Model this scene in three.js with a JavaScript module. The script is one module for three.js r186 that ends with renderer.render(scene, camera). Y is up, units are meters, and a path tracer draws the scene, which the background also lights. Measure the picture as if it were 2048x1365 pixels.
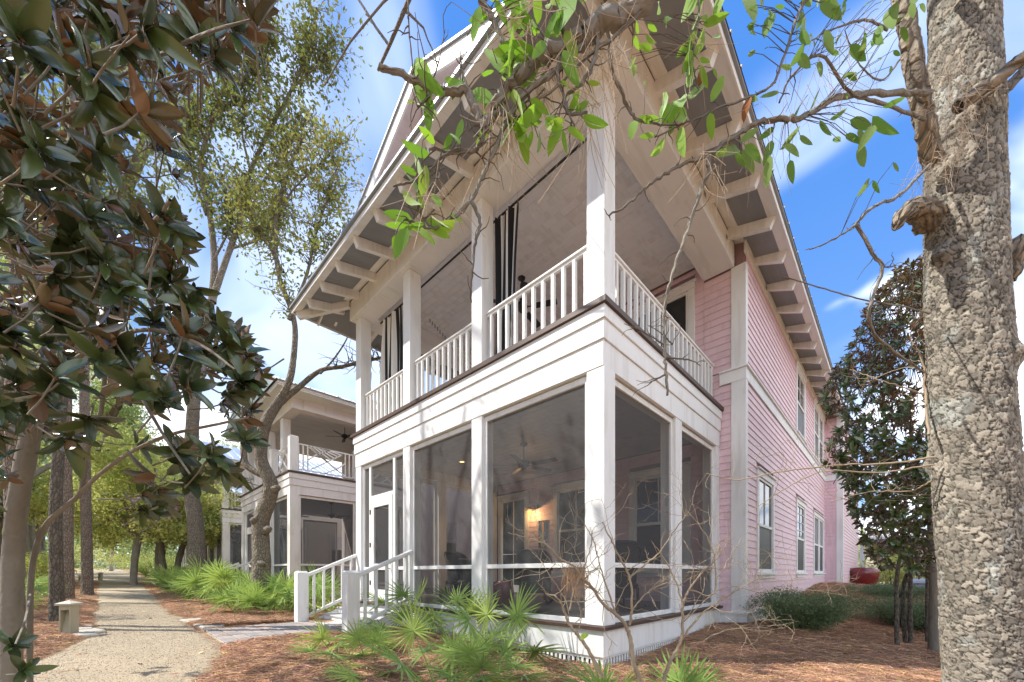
import * as THREE from 'three';
import { mergeGeometries } from 'three/addons/utils/BufferGeometryUtils.js';

// ---------------------------------------------------------------- camera, sky, sun, exposure
const scene = new THREE.Scene();
const FOC = 794.17, CX = 1024, CY = 1147.41, YAW = 0.7688;
const EYE = new THREE.Vector3(2.3318, 1.2, 3.893);
const camera = new THREE.PerspectiveCamera(2 * Math.atan(CY / FOC) * 180 / Math.PI, 2048 / (2 * CY), 0.05, 1500);
camera.setViewOffset(2048, 2 * CY, 0, 0, 2048, 1365);           // rising front, as on the photograph: upright verticals
camera.position.copy(EYE);
camera.rotation.set(0, YAW, 0);
const renderer = new THREE.WebGLRenderer({ antialias: true });
renderer.setSize(1024, 682);
renderer.shadowMap.enabled = true;
renderer.toneMapping = THREE.LinearToneMapping;
renderer.toneMappingExposure = 3.8;

const sunDir = new THREE.Vector3(-0.46, 0.80, 0.50).normalize();
const sun = new THREE.DirectionalLight(new THREE.Color(1.0, 0.95, 0.87), 2.0);
sun.position.copy(sunDir).multiplyScalar(80);
sun.castShadow = true; sun.shadow.radius = 1.3;
sun.shadow.mapSize.set(4096, 4096);
Object.assign(sun.shadow.camera, { left: -45, right: 45, top: 45, bottom: -45, near: 1, far: 220 });
scene.add(sun, sun.target);

// seeded randomness and noise
function rng(seed) { let a = seed >>> 0; return () => { a = (a + 0x6D2B79F5) | 0; let t = Math.imul(a ^ (a >>> 15), 1 | a); t = (t + Math.imul(t ^ (t >>> 7), 61 | t)) ^ t; return ((t ^ (t >>> 14)) >>> 0) / 4294967296; }; }
const hash = (x, y, z = 0) => { let h = Math.imul(x | 0, 374761393) + Math.imul(y | 0, 668265263) + Math.imul(z | 0, 1274126177); h = Math.imul(h ^ (h >>> 13), 1274126177); return ((h ^ (h >>> 16)) >>> 0) / 4294967296; };
const sm = (t) => t * t * (3 - 2 * t), lerp = (a, b, t) => a + (b - a) * t, clamp = (x, a, b) => Math.min(b, Math.max(a, x));
const sstep = (a, b, x) => sm(clamp((x - a) / (b - a), 0, 1));
function vnoise(x, y, per = 0, s = 0) {
  const xi = Math.floor(x), yi = Math.floor(y), fx = sm(x - xi), fy = sm(y - yi), w = (a) => per ? ((a % per) + per) % per : a;
  const a = hash(w(xi), w(yi), s), b = hash(w(xi + 1), w(yi), s), c = hash(w(xi), w(yi + 1), s), d = hash(w(xi + 1), w(yi + 1), s);
  return lerp(lerp(a, b, fx), lerp(c, d, fx), fy);
}
function fbm(x, y, oct = 4, per = 0, s = 0) { let v = 0, a = 0.5, t = 0; for (let i = 0; i < oct; i++) { v += a * vnoise(x, y, per, s + i); t += a; a *= 0.5; x *= 2; y *= 2; per *= 2; } return v / t; }
function worley(x, y, per = 0, s = 0) {                         // [nearest, second, cell id]
  const xi = Math.floor(x), yi = Math.floor(y); let d1 = 9, d2 = 9, id = 0, bx = 0, by = 0;
  for (let j = -1; j <= 1; j++) for (let i = -1; i <= 1; i++) {
    const cx = xi + i, cy = yi + j, wx = per ? ((cx % per) + per) % per : cx, wy = per ? ((cy % per) + per) % per : cy;
    const px = cx + hash(wx, wy, s), py = cy + hash(wx, wy, s + 7), d = Math.hypot(px - x, py - y);
    if (d < d1) { d2 = d1; d1 = d; id = hash(wx, wy, s + 13); bx = x - px; by = y - py; } else if (d < d2) d2 = d;
  }
  return [d1, d2, id, bx, by];
}

const SKX = 9.4, SKZ = 14.2;
// the sky: blue air with broken white clouds, computed all round
{
  const W = 1536, H = 768, data = new Float32Array(W * H * 4);
  for (let r = 0; r < H; r++) {
    const el = ((r + 0.5) / H - 0.5) * Math.PI, y = Math.sin(el), c = Math.cos(el);
    for (let i = 0; i < W; i++) {
      const az = ((i + 0.5) / W - 0.5) * 2 * Math.PI, x = Math.cos(az) * c, z = Math.sin(az) * c, k = (r * W + i) * 4;
      let R, G, B;
      const up = Math.max(y, 0), h = Math.pow(1 - up, 3.2);
      R = lerp(0.026, 0.19, h); G = lerp(0.086, 0.295, h); B = lerp(0.245, 0.41, h);
      if (y > 0.0) {
        const q = 1 / (up + 0.22), px = x * q, pz = z * q;
        const wx = fbm(px * 1.3 + 31, pz * 1.3 + 7, 4, 0, 90) - 0.5, wz = fbm(px * 1.3 + 3, pz * 1.3 + 57, 4, 0, 70) - 0.5;
        const n = fbm(px * 1.25 + SKX + wx * 0.9, pz * 1.25 + SKZ + wz * 0.9, 7, 0, 5);
        const wisps = fbm(px * 0.9 + 40 + wx * 2.4, pz * 3.0 + 20 + wz * 2.4, 5, 0, 33);
        let cov = sstep(0.49, 0.62, n), thin = sstep(0.5, 0.85, wisps) * 0.4;
        cov = 1 - (1 - cov) * (1 - thin);
        cov = lerp(cov, Math.max(cov, 0.5), sstep(0.14, 0.0, up));
        const shade = lerp(0.28, 0.78, 0.45 * sstep(0.8, 0.5, n) + 0.55 * fbm(px * 4 + 5, pz * 4, 5, 0, 21));
        R = lerp(R, 0.885 * shade, cov); G = lerp(G, 0.93 * shade, cov); B = lerp(B, 1.0 * shade, cov);
      } else { const t = sstep(0, -0.25, y); R = lerp(0.62, 0.16, t); G = lerp(0.67, 0.14, t); B = lerp(0.72, 0.11, t); }
      data[k] = R; data[k + 1] = G; data[k + 2] = B; data[k + 3] = 1;
    }
  }
  const sky = new THREE.DataTexture(data, W, H, THREE.RGBAFormat, THREE.FloatType);
  sky.mapping = THREE.EquirectangularReflectionMapping; sky.magFilter = THREE.LinearFilter; sky.minFilter = THREE.LinearFilter; sky.needsUpdate = true;
  scene.background = sky; scene.environment = sky;
}

// ---------------------------------------------------------------- helpers
const V = (x, y, z) => new THREE.Vector3(x, y, z);
const FWD = V(-Math.sin(YAW), 0, -Math.cos(YAW)), RGT = V(Math.cos(YAW), 0, -Math.sin(YAW));
// a point seen in the photograph (2048 wide) at a distance along the view
const at = (u, v, d) => EYE.clone().addScaledVector(FWD, d).addScaledVector(RGT, (u - CX) / FOC * d).add(V(0, (CY - v) / FOC * d, 0));
const groundY = (x, z) => {
  let y = 0.06 - 0.0184 * clamp(x, -150, 8) + 0.0145 * clamp(z, -70, 9);
  y += 0.21 * sstep(0.3, -4.4, z) * sstep(3.0, 0.9, x) * sstep(-1.5, 0, x) * sstep(-24, -16, z);
  y += 0.72 * sstep(-5.0, -14, z) * sstep(-1, 0.6, x) * sstep(-60, -30, z);
  return y;
};
function gp(u, v) { const d = FWD.clone().addScaledVector(RGT, (u - CX) / FOC).add(V(0, (CY - v) / FOC, 0)); let t = 4; for (let i = 0; i < 60; i++) { const p = EYE.clone().addScaledVector(d, t); const g = groundY(p.x, p.z); t = lerp(t, (g - EYE.y) / d.y, 0.5); } return EYE.clone().addScaledVector(d, t); }

const used = {};
function numbered(n) { used[n] = (used[n] ?? -1) + 1; return used[n] ? n + '_' + String(used[n]).padStart(3, '0') : n; }
function mesh(name, geo, mat, parent) {
  const m = new THREE.Mesh(geo instanceof MB ? geo.geo() : geo, mat);
  m.name = parent ? name : numbered(name); m.castShadow = m.receiveShadow = true;
  (parent ?? scene).add(m); return m;
}
function thing(name, label, category, p = [0, 0, 0], turn = 0, group) {
  const o = new THREE.Group(); o.name = numbered(name); scene.add(o); o.position.set(...p); o.rotation.y = turn;
  o.userData = { label, category }; if (group) o.userData.group = group; return o;
}
function struct(name, geo, mat) { const m = mesh(name, geo, mat); m.userData.kind = 'structure'; return m; }
function copyOf(src, label, p, turn, scale) {
  const o = src.clone(); o.name = numbered(src.name.replace(/_\d{3}$/, '')); o.userData = { ...src.userData, label }; scene.add(o);
  if (p) o.position.set(...p); if (turn !== undefined) o.rotation.y = turn; if (scale) o.scale.setScalar(scale); return o;
}
function inst(name, geo, mat, list, parent, colors) {
  const m = new THREE.InstancedMesh(geo, mat, list.length); list.forEach((M, i) => m.setMatrixAt(i, M));
  if (colors) colors.forEach((c, i) => m.setColorAt(i, c));
  m.name = parent ? name : numbered(name); m.castShadow = m.receiveShadow = true; m.userData.kind = 'stuff'; (parent ?? scene).add(m); return m;
}
const xform = (p, q, s) => new THREE.Matrix4().compose(p, q, typeof s === 'number' ? V(s, s, s) : s);

class MB {                                                      // collects flat or smooth faces into one geometry
  constructor() { this.p = []; this.n = []; this.t = []; this.c = []; }
  tri(a, b, c, ua, ub, uc, na, nb, nc) {
    if (!na) { const n = b.clone().sub(a).cross(c.clone().sub(a)).normalize(); na = nb = nc = n; }
    this.p.push(a.x, a.y, a.z, b.x, b.y, b.z, c.x, c.y, c.z);
    this.n.push(na.x, na.y, na.z, nb.x, nb.y, nb.z, nc.x, nc.y, nc.z);
    this.t.push(...ua, ...ub, ...uc); return this;
  }
  poly(pts, out, off = 0) {                                     // flat convex polygon, uv in metres, turned to face «out»
    let n = pts[1].clone().sub(pts[0]).cross(pts[2].clone().sub(pts[0]));
    if (n.dot(out) < 0) pts = [...pts].reverse();
    const a = Math.abs(out.x), b = Math.abs(out.y), c = Math.abs(out.z);
    const uv = (p) => a >= b && a >= c ? [p.z + off, p.y] : b >= c ? [p.x + off, p.z] : [p.x + off, p.y];
    for (let i = 1; i < pts.length - 1; i++) this.tri(pts[0], pts[i], pts[i + 1], uv(pts[0]), uv(pts[i]), uv(pts[i + 1]));
    return this;
  }
  box(x0, y0, z0, x1, y1, z1, c = 0.003) {
    const lo = [Math.min(x0, x1), Math.min(y0, y1), Math.min(z0, z1)], hi = [Math.max(x0, x1), Math.max(y0, y1), Math.max(z0, z1)];
    c = Math.min(c, (hi[0] - lo[0]) * 0.4, (hi[1] - lo[1]) * 0.4, (hi[2] - lo[2]) * 0.4);
    const off = hash(Math.round(x0 * 97), Math.round(y0 * 131), Math.round(z0 * 71)) * 3;
    const P = (a, s) => { const r = [0, 1, 2].map((k) => { const e = s[k] > 0 ? hi[k] : lo[k]; return k === a ? e : e - s[k] * c; }); return V(...r); };
    const S = [-1, 1];
    for (let a = 0; a < 3; a++) for (const s of S) {
      const b = (a + 1) % 3, d = (a + 2) % 3, mk = (sb, sd) => { const q = [0, 0, 0]; q[a] = s; q[b] = sb; q[d] = sd; return P(a, q); }, o = V(0, 0, 0); o.setComponent(a, s);
      this.poly([mk(-1, -1), mk(1, -1), mk(1, 1), mk(-1, 1)], o, off);
    }
    if (c > 0) {
      for (let d = 0; d < 3; d++) { const a = (d + 1) % 3, b = (d + 2) % 3; for (const sa of S) for (const sb of S) { const mk = (ax, sd) => { const q = [0, 0, 0]; q[a] = sa; q[b] = sb; q[d] = sd; return P(ax, q); }, o = V(0, 0, 0); o.setComponent(a, sa); o.setComponent(b, sb); this.poly([mk(a, -1), mk(a, 1), mk(b, 1), mk(b, -1)], o, off); } }
      for (const x of S) for (const y of S) for (const z of S) this.poly([P(0, [x, y, z]), P(1, [x, y, z]), P(2, [x, y, z])], V(x, y, z), off);
    }
    return this;
  }
  // box between two points: w across (horizontal or «side»), h the other way
  bar(a, b, w, h, c = 0.003, up = V(0, 1, 0)) {
    const i = this.p.length, L = a.distanceTo(b), x = b.clone().sub(a).normalize(), z = x.clone().cross(up).normalize(), y = z.clone().cross(x);
    this.box(0, -h / 2, -w / 2, L, h / 2, w / 2, c);
    return this.xf(i, new THREE.Matrix4().makeBasis(x, y, z).setPosition(a));
  }
  xf(i, M) {
    const v = V(0, 0, 0), N = new THREE.Matrix3().getNormalMatrix(M);
    for (; i < this.p.length; i += 3) {
      v.set(this.p[i], this.p[i + 1], this.p[i + 2]).applyMatrix4(M); this.p[i] = v.x; this.p[i + 1] = v.y; this.p[i + 2] = v.z;
      v.set(this.n[i], this.n[i + 1], this.n[i + 2]).applyMatrix3(N).normalize(); this.n[i] = v.x; this.n[i + 1] = v.y; this.n[i + 2] = v.z;
    }
    return this;
  }
  // smooth sheet of (i, j) => point
  grid(nu, nv, f, closeU = false) {
    const P = [], N = [];
    for (let j = 0; j <= nv; j++) for (let i = 0; i <= nu; i++) P.push(f(i / nu, j / nv));
    const w = nu + 1, g = (i, j) => P[clamp(j, 0, nv) * w + (closeU ? ((i % nu) + nu) % nu : clamp(i, 0, nu))];
    for (let j = 0; j <= nv; j++) for (let i = 0; i <= nu; i++) N.push(g(i + 1, j).p.clone().sub(g(i - 1, j).p).cross(g(i, j + 1).p.clone().sub(g(i, j - 1).p)).normalize());
    for (let j = 0; j < nv; j++) for (let i = 0; i < nu; i++) {
      const a = j * w + i, b = a + 1, c = a + w, d = c + 1;
      this.tri(P[a].p, P[b].p, P[d].p, P[a].t, P[b].t, P[d].t, N[a], N[b], N[d]); this.tri(P[a].p, P[d].p, P[c].p, P[a].t, P[d].t, P[c].t, N[a], N[d], N[c]);
      if (P[a].c) this.c.push(...P[a].c, ...P[b].c, ...P[d].c, ...P[a].c, ...P[d].c, ...P[c].c);
    }
    return this;
  }
  // round limb along points with radii
  tube(pts, rad, seg = 7, bumpy = 0, seed = 1) {
    const n = pts.length; let T = pts[1].clone().sub(pts[0]).normalize(), X = Math.abs(T.y) < 0.9 ? V(0, 1, 0).cross(T).normalize() : V(1, 0, 0).cross(T).normalize(); const F = []; let len = 0;
    for (let j = 0; j < n; j++) {
      T = pts[Math.min(j + 1, n - 1)].clone().sub(pts[Math.max(j - 1, 0)]).normalize(); X = X.clone().addScaledVector(T, -X.dot(T)).normalize(); if (j) len += pts[j].distanceTo(pts[j - 1]); F.push([X, T.clone().cross(X), len]);
    }
    return this.grid(seg, n - 1, (u, v) => {
      const j = Math.round(v * (n - 1)), a = u * Math.PI * 2, k = Math.round(u * seg) % seg, [x, y, l] = F[j];
      const r = rad[j] * (1 + bumpy * (hash(k, j, seed) - 0.5) * 2);
      return { p: pts[j].clone().addScaledVector(x, Math.cos(a) * r).addScaledVector(y, Math.sin(a) * r), t: [u * Math.max(0.02, rad[0]) * 6.28, l] };
    }, true);
  }
  lathe(prof, cx, cy, cz, seg = 20) { return this.grid(seg, prof.length - 1, (u, v) => { const q = prof[Math.round(v * (prof.length - 1))], a = -u * Math.PI * 2; return { p: V(cx + q[0] * Math.cos(a), cy + q[1], cz + q[0] * Math.sin(a)), t: [u, q[1]] }; }, true); }
  geo() {
    const g = new THREE.BufferGeometry();
    g.setAttribute('position', new THREE.Float32BufferAttribute(this.p, 3)); g.setAttribute('normal', new THREE.Float32BufferAttribute(this.n, 3)); g.setAttribute('uv', new THREE.Float32BufferAttribute(this.t, 2));
    if (this.c.length) g.setAttribute('color', new THREE.Float32BufferAttribute(this.c, 3));
    return g;
  }
}
// smooth curve through control points
function spline(pts, n) { const c = new THREE.CatmullRomCurve3(pts, false, 'centripetal'); return c.getPoints(n); }
function taper(r0, r1, n, pow = 1) { return Array.from({ length: n + 1 }, (_, i) => lerp(r0, r1, Math.pow(i / n, pow))); }

// ---------------------------------------------------------------- textures and materials
function tex(size, f, repeat, srgb = false) {                   // f(u, v) => [r, g, b] in 0..1
  const d = new Uint8Array(size * size * 4);
  for (let j = 0; j < size; j++) for (let i = 0; i < size; i++) { const c = f(i / size, j / size), k = (j * size + i) * 4; for (let q = 0; q < 3; q++) d[k + q] = clamp(Math.round((c.length ? c[q] : c) * 255), 0, 255); d[k + 3] = 255; }
  const t = new THREE.DataTexture(d, size, size); t.wrapS = t.wrapT = THREE.RepeatWrapping; t.magFilter = THREE.LinearFilter; t.minFilter = THREE.LinearMipmapLinearFilter; t.generateMipmaps = true; t.needsUpdate = true;
  if (srgb) t.colorSpace = THREE.SRGBColorSpace; if (repeat) t.repeat.set(...(repeat.length ? repeat : [repeat, repeat])); return t;
}
const gray = (v) => [v, v, v];
const T = {
  paint: tex(512, (u, v) => { const d = sstep(0.52, 0.78, fbm(u * 24, v * 3, 4, 24, 9)), k = 0.90 + 0.12 * fbm(u * 6, v * 6, 5, 6, 3) - 0.09 * d; return [k, k * (1 - 0.012 * d), k * (1 - 0.035 * d)]; }, 0.45, false),
  paintBump: tex(256, (u, v) => gray(fbm(u * 40, v * 10, 4, 40, 11)), 1.1),
  bark: tex(512, (u, v) => { const w = fbm(u * 8, v * 8, 3, 8, 40) * 0.9, [a, b] = worley(u * 12 + w, v * 7 + w, 0, 4); return gray(0.25 + 0.55 * clamp((b - a) * 2.2, 0, 1) + 0.3 * fbm(u * 40, v * 40, 3, 40, 8) - 0.1); }, 1.4),
  barkCol: tex(512, (u, v) => { const n = fbm(u * 10, v * 6, 5, 10, 55), l = sstep(0.55, 0.7, fbm(u * 7, v * 7, 4, 7, 77)); return [lerp(0.72, 1, n) + 0.10 * l, lerp(0.70, 0.98, n) + 0.12 * l, lerp(0.66, 0.95, n) + 0.12 * l]; }, 1.4),
  barkDark: tex(512, (u, v) => { const w = fbm(u * 8, v * 8, 3, 8, 40) * 0.9, [a, b] = worley(u * 12 + w, v * 7 + w, 0, 4), e = lerp(0.42, 1, clamp((b - a) * 3, 0, 1)), n = 0.72 + 0.4 * fbm(u * 10, v * 6, 5, 10, 55), l = sstep(0.55, 0.7, fbm(u * 7, v * 7, 4, 7, 77)) * 0.16; return [e * (n + l), e * (n * 0.96 + l * 1.1), e * (n * 0.92 + l)]; }, 1.4),
  straw: tex(1024, (u, v) => { const n = fbm(u * 12, v * 12, 5, 12, 61), f = fbm(u * 120, v * 14, 3, 0, 62), g = fbm(u * 14, v * 120, 3, 0, 63), k = Math.max(f, g); return [0.30 + 0.5 * n * k * 1.6, 0.17 + 0.33 * n * k * 1.5, 0.09 + 0.2 * n * k * 1.3]; }, 0.6),
  strawBump: tex(512, (u, v) => gray(Math.max(fbm(u * 90, v * 10, 3, 0, 62), fbm(u * 10, v * 90, 3, 0, 63))), 1.2),
  sand: tex(1024, (u, v) => { const n = fbm(u * 8, v * 8, 6, 8, 91), s = hash(Math.floor(u * 512), Math.floor(v * 512), 3), p = fbm(u * 64, v * 64, 3, 64, 92); const k = 0.72 + 0.24 * n + 0.16 * (p - 0.5) + 0.16 * (s - 0.5); return [k * 0.86, k * 0.77, k * 0.62]; }, 0.5),
  sandBump: tex(512, (u, v) => { const [a] = worley(u * 60, v * 60, 60, 5), [b] = worley(u * 25, v * 25, 25, 6); return gray(clamp(0.5 * fbm(u * 16, v * 16, 5, 16, 93) + 0.35 * (1 - a) * (1 - a) + 0.3 * sstep(0.35, 0.1, b), 0, 1)); }, 0.9),
  wood: tex(512, (u, v) => { const g = fbm(u * 3, v * 60, 4, 0, 20), n = fbm(u * 5, v * 5, 4, 5, 21); const k = 0.6 + 0.3 * g + 0.2 * (n - 0.5); return gray(k); }, 0.8),
};
const S = (o) => new THREE.MeshStandardMaterial(o), C = (r, g, b) => new THREE.Color().setRGB(r, g, b);
const paint = (r, g, b, rough = 0.55) => S({ color: C(r, g, b), map: T.paint, roughness: rough, bumpMap: T.paintBump, bumpScale: 0.0008 });
const M = {
  white: paint(0.87, 0.865, 0.85), white2: paint(0.86, 0.855, 0.84, 0.5),
  pink: paint(0.82, 0.60, 0.645), pinkB: paint(0.795, 0.575, 0.62), pinkC: paint(0.84, 0.625, 0.665), pinkPale: paint(0.84, 0.74, 0.75),
  sheath: S({ color: C(0.30, 0.2, 0.21), roughness: 0.9 }),
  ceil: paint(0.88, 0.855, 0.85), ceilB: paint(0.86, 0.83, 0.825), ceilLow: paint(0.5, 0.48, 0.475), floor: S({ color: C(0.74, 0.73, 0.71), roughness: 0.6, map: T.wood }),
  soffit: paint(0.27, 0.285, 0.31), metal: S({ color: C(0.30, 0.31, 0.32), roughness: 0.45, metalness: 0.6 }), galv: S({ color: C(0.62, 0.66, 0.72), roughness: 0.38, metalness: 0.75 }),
  brown: S({ color: C(0.10, 0.055, 0.04), map: T.wood, roughness: 0.55, bumpMap: T.wood, bumpScale: 0.001 }),
  deckGrey: S({ color: C(0.12, 0.115, 0.11), roughness: 0.35, map: T.wood }),
  tread: S({ color: C(0.62, 0.60, 0.57), roughness: 0.85, map: T.wood, bumpMap: T.wood, bumpScale: 0.002 }),
  glass: new THREE.MeshPhysicalMaterial({ color: C(0.018, 0.022, 0.022), roughness: 0.03, ior: 1.6 }),
  screenGlass: S({ color: C(0.05, 0.05, 0.055), roughness: 0.5 }),
  screen: S({ color: C(0.075, 0.075, 0.078), roughness: 0.7, transparent: true, opacity: 0.50, side: THREE.DoubleSide }),
  screenB: S({ color: C(0.10, 0.10, 0.105), roughness: 0.75, transparent: true, opacity: 0.62, side: THREE.DoubleSide }),
  black: S({ color: C(0.018, 0.017, 0.016), roughness: 0.45 }), wicker: S({ color: C(0.022, 0.019, 0.017), roughness: 0.5 }),
  bronze: S({ color: C(0.05, 0.042, 0.035), roughness: 0.4, metalness: 0.5 }),
  red: new THREE.MeshPhysicalMaterial({ color: C(0.17, 0.012, 0.014), roughness: 0.25, clearcoat: 0.7, clearcoatRoughness: 0.12 }),
  rope: S({ color: C(0.62, 0.58, 0.50), roughness: 0.9 }),
};
// ---------------------------------------------------------------- ground, path, walk
const pathL = (x) => (x > -7 ? lerp(4.04, 5.2, sstep(-7, -1, x)) : 4.04 + 0.12 * (fbm(x * 0.5, 3, 2) - 0.5)) + (x < -34 ? sstep(-34, -44, x) * 3.5 : 0) + (x < -6.5 ? 0.16 * (fbm(x * 2.1, 9, 2) - 0.5) : 0.1 * (fbm(x * 2.1, 9, 2) - 0.5));
const pathR = (x) => (x > -4.6 ? lerp(2.72, 3.45, sstep(-4.6, -1.2, x)) : lerp(2.72, 2.3, sstep(-8, -30, x))) + 0.22 * (fbm(x * 1.4, 19, 3) - 0.5) - (x < -34 ? sstep(-34, -44, x) * 1.0 : 0);
const onPath = (x, z) => z > pathR(x) - 0.02 && z < pathL(x) + 0.02 && x < 2.5 && x > -120;
const onWalk = (x, z) => x > -6.45 && x < -4.3 && z > 0.98 && z < 2.75;
const bump = (x, z) => 0.05 * (fbm(x * 1.3 + 40, z * 1.3 + 40, 3) - 0.5) + 0.03 * (fbm(x * 5 + 9, z * 5, 3, 0, 2) - 0.5);
const gY = (x, z) => groundY(x, z) + (onPath(x, z) || onWalk(x, z) || x < -20 || z < -22 || x > 8 || z > 9 ? 0 : bump(x, z) + 0.055 * Math.min(1, Math.max(0, Math.max(pathR(x) - z, z - pathL(x))) * 2.5));
const mStraw = S({ map: T.straw, color: C(0.60, 0.59, 0.57), roughness: 0.95, bumpMap: T.strawBump, bumpScale: 0.012 });
const mSand = S({ map: T.sand, color: C(0.50, 0.45, 0.38), roughness: 0.95, bumpMap: T.sandBump, bumpScale: 0.009 });
{
  const axis = (lo, a, b, hi, fine, coarse) => { const r = []; for (let x = lo; x < a; x += coarse) r.push(x); for (let x = a; x < b; x += fine) r.push(x); for (let x = b; x < hi; x += coarse) r.push(x); r.push(hi); return r; };
  const xs = axis(-400, -16, 5, 400, 0.12, 8), zs = axis(-400, -12, 5.2, 300, 0.12, 8);
  const b = new MB(); b.grid(xs.length - 1, zs.length - 1, (u, v) => { const x = xs[Math.round(u * (xs.length - 1))], z = zs[zs.length - 1 - Math.round(v * (zs.length - 1))]; return { p: V(x, gY(x, z) - 0.012, z), t: [x, z] }; });
  struct('ground', b, mStraw);
  const px = []; for (let x = 2.6; x > -16; x -= 0.1) px.push(x); for (let x = -16; x > -120; x -= 1) px.push(x);
  const p = new MB(); p.grid(px.length - 1, 14, (u, v) => { const x = px[px.length - 1 - Math.round(u * (px.length - 1))], w = v; const z = lerp(pathL(x), pathR(x), w); const e = Math.min(w, 1 - w); return { p: V(x, groundY(x, z) + (e < 0.01 ? -0.02 : 0.012 + 0.02 * (fbm(x * 2, z * 2, 3, 0, 4) - 0.5)), z), t: [x, z] }; });
  struct('path', p, mSand);
  // paver walk from the path to the steps
  const mP = [S({ color: C(0.40, 0.355, 0.33), map: T.wood, roughness: 0.9 }), S({ color: C(0.33, 0.30, 0.285), map: T.wood, roughness: 0.9 }), S({ color: C(0.45, 0.385, 0.35), map: T.wood, roughness: 0.9 })];
  const slab = new MB(); slab.box(-6.3, groundY(-5.3, 2) - 0.1, 1.0, -4.42, groundY(-5.3, 2) + 0.02, 2.68);
  const w = mesh('paver_walk', slab, S({ color: C(0.45, 0.40, 0.33), roughness: 1 })); w.userData.kind = 'structure';
  const r = rng(5); let n = 0;
  for (let i = 0; i < 5; i++) for (let j = 0; j < 9; j++) {
    const x = -6.28 + i * 0.372, z = 1.02 + j * 0.184, o = (j % 2) * 0.0, y = groundY(-5.3, 2) + 0.042 + r() * 0.008;
    mesh(n++ ? 'paver_' + String(n - 1).padStart(3, '0') : 'paver', new MB().box(x + 0.006 + o, y - 0.05, z + 0.006, x + 0.366 + o, y, z + 0.178, 0.007), mP[(r() * 3) | 0], w);
  }
}

// ---------------------------------------------------------------- the pink house
const num = (n, i) => i ? n + '_' + String(i).padStart(3, '0') : n;
const house = thing('pink_house', 'two-storey pink clapboard house with white screened porch below an open balcony', 'house');
const cnt = {};
const part = (name, geo, mat = M.white, parent = house) => { const k = parent.uuid + name; cnt[k] = (cnt[k] ?? -1) + 1; return mesh(num(name, cnt[k]), geo, mat, parent); };
const B = (name, x0, y0, z0, x1, y1, z1, mat, parent, c) => part(name, new MB().box(x0, y0, z0, x1, y1, z1, c), mat, parent);
const PX = [-0.15, -2.23, -4.22, -6.21], PW = 0.12;               // posts of the front
// base
B('porch_deck', -6.42, 0.555, -4.17, 0.012, 0.598, 0.012, M.brown);
B('porch_floor', -6.3, 0.599, -4.17, -0.09, 0.604, -0.09, M.deckGrey);
B('skirt_board', -6.38, 0.245, -0.062, -0.03, 0.553, -0.03); B('skirt_board', -0.062, 0.245, -4.17, -0.03, 0.553, -0.064);
B('skirt_board', -6.38, 0.245, -4.17, -6.35, 0.553, -0.064);
B('lattice_rail', -6.36, 0.205, -0.075, -0.05, 0.243, -0.05); B('lattice_rail', -6.36, 0.07, -0.075, -0.05, 0.13, -0.05); B('lattice_rail', -6.36, -0.05, -0.075, -0.05, 0.0, -0.05);
B('lattice_rail', -0.075, 0.215, -4.17, -0.05, 0.243, -0.078);
{
  const s1 = new MB().box(0, -0.08, 0, 0.036, 0.21, 0.016, 0.002).geo();
  for (let i = 0; i < 96; i++) { const m = part('lattice_slat', s1); m.position.set(-6.33 + i * 0.0657, 0, -0.0725); }
  for (let i = 0; i < 60; i++) { const m = part('lattice_slat', s1); m.position.set(-0.0725, 0, -0.10 - i * 0.0657); m.rotation.y = Math.PI / 2; }
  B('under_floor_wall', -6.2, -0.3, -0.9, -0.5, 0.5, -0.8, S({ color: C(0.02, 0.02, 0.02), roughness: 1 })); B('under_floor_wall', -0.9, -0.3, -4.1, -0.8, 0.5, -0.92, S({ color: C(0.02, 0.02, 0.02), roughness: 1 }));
}
// posts
const postM = M.white;
for (const x of PX) { B('porch_post', x - PW, 0.6, -0.29, x + PW, 3.556, -0.05, postM, house, 0.006); B('balcony_post', x - PW, 4.292, -0.29, x + PW, 6.82, -0.05, postM, house, 0.006); }
B('porch_post', -0.29, 0.6, -2.36, -0.05, 3.556, -2.12, postM, house, 0.006); B('porch_post', -0.29, 0.6, -4.19, -0.05, 3.556, -3.98, postM, house, 0.006);
B('porch_post', -6.33, 0.6, -2.36, -6.09, 3.556, -2.12, postM, house, 0.006); B('porch_post', -6.33, 0.6, -4.19, -6.09, 3.556, -3.98, postM, house, 0.006);
B('balcony_post', -6.33, 4.292, -4.17, -6.09, 6.82, -3.95, postM, house, 0.006);
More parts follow.
